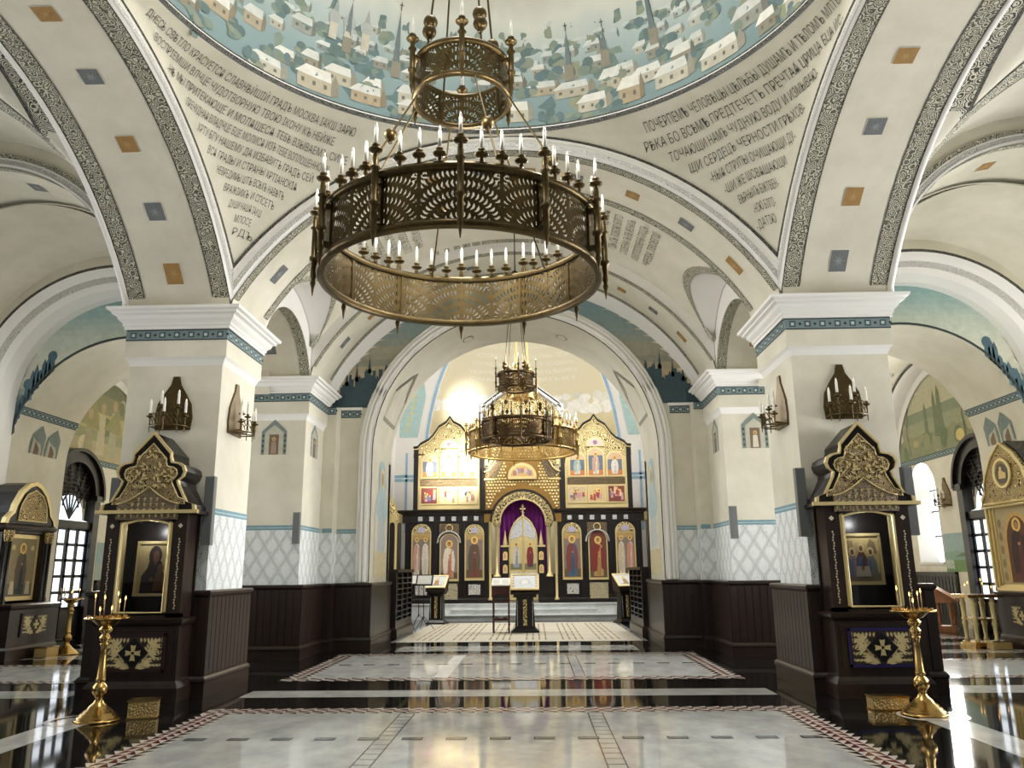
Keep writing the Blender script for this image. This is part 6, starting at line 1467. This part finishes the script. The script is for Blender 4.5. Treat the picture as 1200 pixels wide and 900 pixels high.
# scaled gilt field round the gate arch
gf = MB('gold_ground', 'gold_lace', 'wood_dark', 'gold_frame')
A = [(1.06 * cos(PI - PI * i / 24), z_(3.2) + 1.06 * sin(PI * i / 24)) for i in range(25)]; B = [(-1.34, z_(3.2))] + [(max(-1.34, min(1.34, 2.4 * cos(PI - PI * i / 24))), z_(3.2) + min(1.65, 2.4 * sin(PI * i / 24))) for i in range(1, 24)] + [(1.34, z_(3.2))]
gf.band([(x, -.1, z) for x, z in A], [(x, -.1, z) for x, z in B], 'gold_ground', None, False); gf.band([(x, -.1, z) for x, z in A], [(x, .2, z) for x, z in A], 'gold', None, False)
bt = [(-1.02, z_(4.85))] + [(1.02 * cos(PI - PI * i / 16), z_(4.85) + .95 * sin(PI * i / 16)) for i in range(1, 16)] + [(1.02, z_(4.85))]
gf.prism(bt, -.1, .1, 'y', 'gold_ground')
for row in range(23):                                                # raised scales
    z = 3.3 + row * .108
    for k in range(-12, 13):
        x = k * .108 + (.054 if row % 2 else 0)
        if abs(x) > (1.28 if z < 4.85 else 1.0 * sqrt(max(0, 1 - ((z - 4.85) / .95) ** 2)) - .06): continue
        if x * x + (z - 3.2) ** 2 < 1.3 ** 2: continue
        if abs(x) < .56 and 4.6 < z < 5.3: continue
        gf.lathe([(.046, 0), (.034, .02), (.001, .03)], (0, 0, 0), 6, 'gold_frame'); n_ = 18
        for q in range(len(gf.v) - n_, len(gf.v)): p = gf.v[q]; gf.v[q] = (p[0] + x, -.1 - p[2], p[1] + z_(z))
gf.build('scaled_field', ic)
ga = MB('gold_lace', 'gold_frame', 'wood_dark')
def ringp(r0, r1, y0, y1, m):
    n = 28; P0 = [(r0 * cos(PI - PI * i / n), z_(3.2) + r0 * sin(PI * i / n)) for i in range(n + 1)]; P1 = [(r1 * cos(PI - PI * i / n), z_(3.2) + r1 * sin(PI * i / n)) for i in range(n + 1)]
    ga.band([(x, y0, z) for x, z in P0], [(x, y0, z) for x, z in P1], m); ga.band([(x, y0, z) for x, z in P1], [(x, y1, z) for x, z in P1], m); ga.band([(x, y0, z) for x, z in P0], [(x, y1, z) for x, z in P0], m)
ringp(.79, 1.06, -.16, .1, 'gold_lace'); ringp(1.06, 1.14, -.18, -.05, 'wood_dark'); ringp(.77, .81, -.18, .1, 'gold_frame')
for k in range(22):
    a0, a1 = PI * k / 22, PI * (k + .5) / 22; a2 = PI * (k + 1) / 22
    ga.tube([(.84 * cos(a0), -.165, z_(3.2) + .84 * sin(a0)), (1.0 * cos(a1), -.165, z_(3.2) + 1.0 * sin(a1)), (.84 * cos(a2), -.165, z_(3.2) + .84 * sin(a2))], .014, 5, 'wood_dark')
ga.build('gate_arch', ic)
cu = MB('velvet'); cu.grid(lambda a, b: (-.82 + 1.64 * a, .25 + .03 * sin(a * 60) * (1 - .3 * b), z_(1.3 + 2.8 * b)), 120, 6, 'velvet'); cu.build('curtain', ic)
for s in (-1, 1):
    d = MB('gold_frame', 'paint', 'silver', 'gold_lace')
    ot = [(s * .005, z_(.6)), (s * .48, z_(.6)), (s * .48, z_(2.7)), (s * .42, z_(2.95)), (s * .30, z_(3.18)), (s * .15, z_(3.33)), (s * .005, z_(3.42))]
    d.prism(ot, .0, .05, 'y', 'gold_frame')
    d.prism([(s * .02, z_(2.75)), (s * .44, z_(2.6)), (s * .43, z_(2.75)), (s * .38, z_(2.94)), (s * .28, z_(3.12)), (s * .14, z_(3.27)), (s * .02, z_(3.34))], -.015, .0, 'y', 'silver')
    d.map = lambda u, v, dd: (u, -.001 - dd, z_(v))
    d.P([(s * .05, 1.6), (s * .44, 1.6)] + [(s * (.245 + .195 * cos(PI * i / 10)), 2.45 + .24 * sin(PI * i / 10)) for i in range(11)], (204, 186, 132), .006); d.R(*sorted((s * .05, s * .44))[:1], 1.6, sorted((s * .05, s * .44))[1], 1.8, (120, 116, 84), .008)
    saint(d, s * .24, 1.68, .34, .86, (96, 60, 70) if s > 0 else (150, 160, 176), RD if s > 0 else (196, 186, 170), .010)
    d.R(*sorted((s * .06, s * .43))[:1], 1.1, sorted((s * .06, s * .43))[1], 1.5, (206, 206, 196), .006); d.P([(s * .12, 1.16), (s * .38, 1.16), (s * .24, 1.42)], (160, 166, 170), .008)
    d.R(*sorted((s * .06, s * .43))[:1], .66, sorted((s * .06, s * .43))[1], 1.04, (190, 170, 110), .006)
    d.tube([(x, -.012, z) for x, z in ot[1:]], .02, 5, 'gold_frame'); d.tube([(s * .012, -.012, z_(.6)), (s * .012, -.012, z_(3.4))], .018, 6, 'gold_frame')
    d.build('royal_door', ic)
    p = MB('wood_dark', 'gold_frame', 'paint'); p.box(*sorted((s * .5, s * .74)), -.04, .2, z_(.55), z_(2.36), 'wood_dark'); p.box(*sorted((s * .47, s * .77)), -.06, .2, z_(2.36), z_(2.42), 'gold_frame'); p.lathe([(.075, z_(2.42)), (.08, z_(2.5)), (.03, z_(2.75)), (.0005, z_(2.95))], (s * .62, 0, 0), 8, 'gold_frame'); p.map = lambda u, v, dd: (u, -.045 - dd, z_(v))
    for z in (1.48, 1.92):
        p.P([(s * .62 - .08, z), (s * .62 + .08, z)] + [(s * .62 + .08 * cos(PI * i / 8), z + .2 + .09 * sin(PI * i / 8)) for i in range(9)], (226, 196, 124), .003); saint(p, s * .62, z + .02, .11, .24, WH, PK, .005)
    p.build('gate_pier', ic)
x_ = MB('gold_frame'); x_.box(-.02, .02, -.02, .02, z_(3.42), z_(3.82), 'gold_frame'); x_.box(-.1, .1, -.02, .02, z_(3.64), z_(3.69), 'gold_frame'); x_.box(-.05, .05, -.02, .02, z_(3.74), z_(3.77), 'gold_frame'); x_.prism([(-.06, z_(3.56)), (-.06, z_(3.58)), (.06, z_(3.53)), (.06, z_(3.51))], -.02, .02, 'y', 'gold_frame'); x_.ball((0, 0, z_(3.42)), .05, 'gold_frame'); x_.build('gate_cross', ic)
# half-round icon over the gate
h_ = MB('gold_frame', 'paint'); hr = [(.46 * cos(PI * i / 18), z_(4.78) + .42 * sin(PI * i / 18)) for i in range(19)]; h_.prism([(-.5, z_(4.68)), (.5, z_(4.68)), (.5, z_(4.78))] + [(x * 1.09, z_(4.78) + (z - z_(4.78)) * 1.12) for x, z in hr] + [(-.5, z_(4.78))], -.2, -.1, 'y', 'gold_frame'); h_.map = lambda u, v, d: (u, -.2 - d, z_(v)); h_.P([(x * .88, z + ZB) for x, z in [(x, z_(4.78) + (z - z_(4.78)) * .88) for x, z in hr]], (206, 170, 110), .004)
for k in range(7): a = PI * (k + .5) / 7; cx = .3 * cos(a) * .9; h_.E(cx, 4.86 + .12 * sin(a), .07, .1, [(176, 120, 110), (150, 140, 160), (200, 180, 150)][k % 3], .006 + k * .0005, 10); h_.E(cx, 4.98 + .13 * sin(a), .03, .03, (226, 196, 120), .012 + k * .0003, 8)
h_.build('icon_panel', ic)
# ogee shoulders and gabled head of the middle
for s in (-1, 1):
    og = MB('wood_dark', 'gold_dark_lace', 'gold_frame')
    cv = [(s * (1.34 - .62 * (t_ ** .8)), z_(4.95) + 1.0 * (t_ ** 1.7)) for t_ in [i / 12 for i in range(13)]]
    og.band([(x, -.14, z) for x, z in cv], [(x - s * .3 * (1 - i / 16), -.14, z_(4.72) + (z - z_(4.95)) * .8) for i, (x, z) in enumerate(cv)], 'gold_dark_lace'); og.tube([(x, -.16, z) for x, z in cv], .03, 6, 'gold_frame'); og.box(*sorted((s * .95, s * 1.34)), -.15, -.05, z_(4.66), z_(4.72), 'gold_frame'); og.box(*sorted((s * 1.3, s * 1.42)), -.12, .1, z_(3.66), z_(5.1), 'wood_dark')
    og.build('ogee_shoulder', ic)
hd_ = MB('gold', 'gold_frame', 'white', 'wood_dark', 'paint', 'gold_lace')
hd_.prism([(-1.2, z_(4.9)), (1.2, z_(4.9)), (1.2, z_(7.25)), (0, z_(8.25)), (-1.2, z_(7.25))], .0, .3, 'y', 'gold_lace')
for s in (-1, 1):
    for o, m in ((0, 'white'), (.09, 'wood_dark'), (.15, 'white')): hd_.prism([(0, z_(8.28) + o), (s * 1.42, z_(7.2) + o), (s * 1.42, z_(7.28) + o), (0, z_(8.36) + o)], -.2 + o, .3, 'y', m)
    hd_.box(*sorted((s * 1.28, s * 1.5)), -.2, .3, z_(7.12), z_(7.36), 'white'); hd_.box(*sorted((s * 1.2, s * 1.3)), -.05, .3, z_(5.2), z_(7.15), 'gold_frame')
hd_.map = lambda u, v, d: (u, -.001 - d, z_(v)); hd_.P([(-.5, 5.95)] + [(.5 * cos(PI - PI * i / 12), 6.5 + .5 * sin(PI * i / 12)) for i in range(13)] + [(.5, 5.95)], (206, 178, 116), .004); hd_.P([(-.36, 5.98), (.36, 5.98), (.2, 6.5), (-.2, 6.5)], (190, 200, 222), .008); hd_.E(0, 6.62, .2, .2, (236, 206, 130), .008); hd_.E(0, 6.6, .1, .13, (176, 132, 100), .012)
hd_.build('gabled_head', ic)
# upper tiers on each side
def upper(s):
    up_ = MB('wood_dark', 'gold_frame')
    for x0, x1 in ((1.36, 1.5), (3.68, 3.84)): up_.box(*sorted((s * x0, s * x1)), -.04, .3, z_(3.66), z_(5.9 if x0 > 2 else 5.6), 'wood_dark')
    up_.box(*sorted((s * 1.4, s * 3.8)), .1, .3, z_(3.66), z_(5.8), 'wood_dark'); up_.build('upper_frame', ic)
    xs = lambda u: s * u
    g = MB('gold_frame', 'gold_dark_lace')
    g.box(*sorted((xs(1.5), xs(3.68))), .0, .12, z_(3.68), z_(5.62), 'gold_frame'); g.box(*sorted((xs(1.58), xs(3.6))), -.03, .0, z_(4.5), z_(4.72), 'gold_dark_lace')
    g.build('gilt_panel', ic)
    # ogee crown
    pr = [(1.42, 5.5), (1.46, 5.75), (1.62, 5.9), (1.86, 6.1), (1.96, 6.32), (2.2, 6.62), (2.46, 6.76), (2.57, 6.94), (2.68, 6.76), (2.94, 6.6), (3.14, 6.3), (3.32, 6.12), (3.6, 5.98), (3.7, 5.86), (3.86, 5.84), (3.86, 5.5)]
    c = MB('gold_lace', 'wood_dark', 'gold_frame'); c.prism([(xs(x), z_(z)) for x, z in pr], -.02, .2, 'y', 'gold_lace'); c.tube([(xs(x), -.03, z_(z) + .03) for x, z in pr[1:-1]], .045, 6, 'wood_dark'); c.tube([(xs(x), -.05, z_(z) - .05) for x, z in pr[1:-1]], .02, 6, 'gold_frame'); c.build('ogee_crown', ic)
    for i, x in enumerate((1.94, 2.59, 3.26)):
        m = MB('gold_frame', 'paint'); hw_ = .25; zt = 5.35 if i != 1 else 5.5
        m.prism([(xs(x) - hw_ - .06, z_(4.75)), (xs(x) + hw_ + .06, z_(4.75))] + [(xs(x) + (hw_ + .06) * cos(PI * k / 12), z_(zt) + (hw_ + .06) * sin(PI * k / 12)) for k in range(13)], -.06, .0, 'y', 'gold_frame'); m.map = lambda u, v, d: (u, -.06 - d, z_(v))
        m.P([(xs(x) - hw_, 4.8), (xs(x) + hw_, 4.8)] + [(xs(x) + hw_ * cos(PI * k / 12), zt + hw_ * sin(PI * k / 12)) for k in range(13)], (206, 176, 140), .004); m.R(xs(x) - hw_, 4.95, xs(x) + hw_, zt, (104, 112, 124), .006); m.R(xs(x) - hw_, 4.8, xs(x) + hw_, 4.98, (190, 120, 70), .008)
        saint(m, xs(x), 4.84, .36, zt + .12 - 4.84, (206, 200, 186), [(150, 170, 160), (186, 150, 130), (214, 206, 196)][i], .010); m.build('icon_panel', ic)
    mm = MB('gold_frame', 'paint'); mm.prism([(xs(2.59) + .33 * cos(PI * k / 14), z_(5.82) + .34 * sin(PI * k / 14)) for k in range(15)], -.07, -.02, 'y', 'gold_frame'); mm.map = lambda u, v, d: (u, -.07 - d, z_(v)); mm.P([(xs(2.59) + .24 * cos(PI * k / 14), 5.86 + .24 * sin(PI * k / 14)) for k in range(15)], (214, 190, 196), .004); mm.E(xs(2.59), 5.96, .08, .08, (150, 120, 120), .006); mm.build('icon_panel', ic)
    for i, x in enumerate((1.92, 2.6, 3.28)):
        m = MB('gold_frame', 'paint'); m.box(xs(x) - .33, xs(x) + .33, -.04, .0, z_(3.84), z_(4.46), 'gold_frame'); m.map = lambda u, v, d: (u, -.04 - d, z_(v)); rr = random.Random(i + 10 * (s > 0))
        m.R(xs(x) - .28, 3.88, xs(x) + .28, 4.42, [(196, 176, 140), (204, 180, 130), (120, 60, 56)][i], .003)
        for k in range(9):
            u, v = xs(x) + rr.uniform(-.22, .22), rr.uniform(3.9, 4.15); h = rr.uniform(.16, .26); m.P([(u - .05, v), (u + .05, v), (u + .03, v + h), (u - .03, v + h)], rr.choice([(170, 70, 60), (196, 150, 150), (110, 110, 140), (206, 190, 170), (150, 110, 80)]), .005 + k * .0008); m.E(u, v + h + .02, .032, .032, (226, 190, 110), .0125 + k * .0002, 10)
        m.E(xs(x), 4.2, .12, .1, [(60, 62, 84), (190, 160, 100), (150, 50, 46)][i], .0045); m.build('icon_panel', ic)
upper(-1); upper(1)
for s in (-1, 1):                                                    # angled wings with slim columns
    w_ = MB('wood_dark', 'gold_lace'); w_.box(*sorted((s * 4.3, s * 4.85)), -.6, .4, z_(.5), z_(3.2), 'wood_dark'); w_.box(*sorted((s * 4.2, s * 4.85)), -.7, .4, z_(3.2), z_(3.5), 'gold_lace'); w_.prism([(s * 4.85, z_(3.5)), (s * 4.3, z_(3.5)), (s * 4.38, z_(3.85)), (s * 4.55, z_(4.1)), (s * 4.72, z_(4.3)), (s * 4.85, z_(4.36))], -.6, -.4, 'y', 'gold_lace'); w_.build('side_wing', ic)
    for x, y in ((4.3, -.72), (4.56, -.72)): c = MB('gold_frame'); c.lathe([(.07, z_(.6)), (.07, z_(.7)), (.045, z_(.76)), (.045, z_(3.1)), (.08, z_(3.2))], (s * x, y, 0), 12, 'gold_frame'); c.build('column', ic)
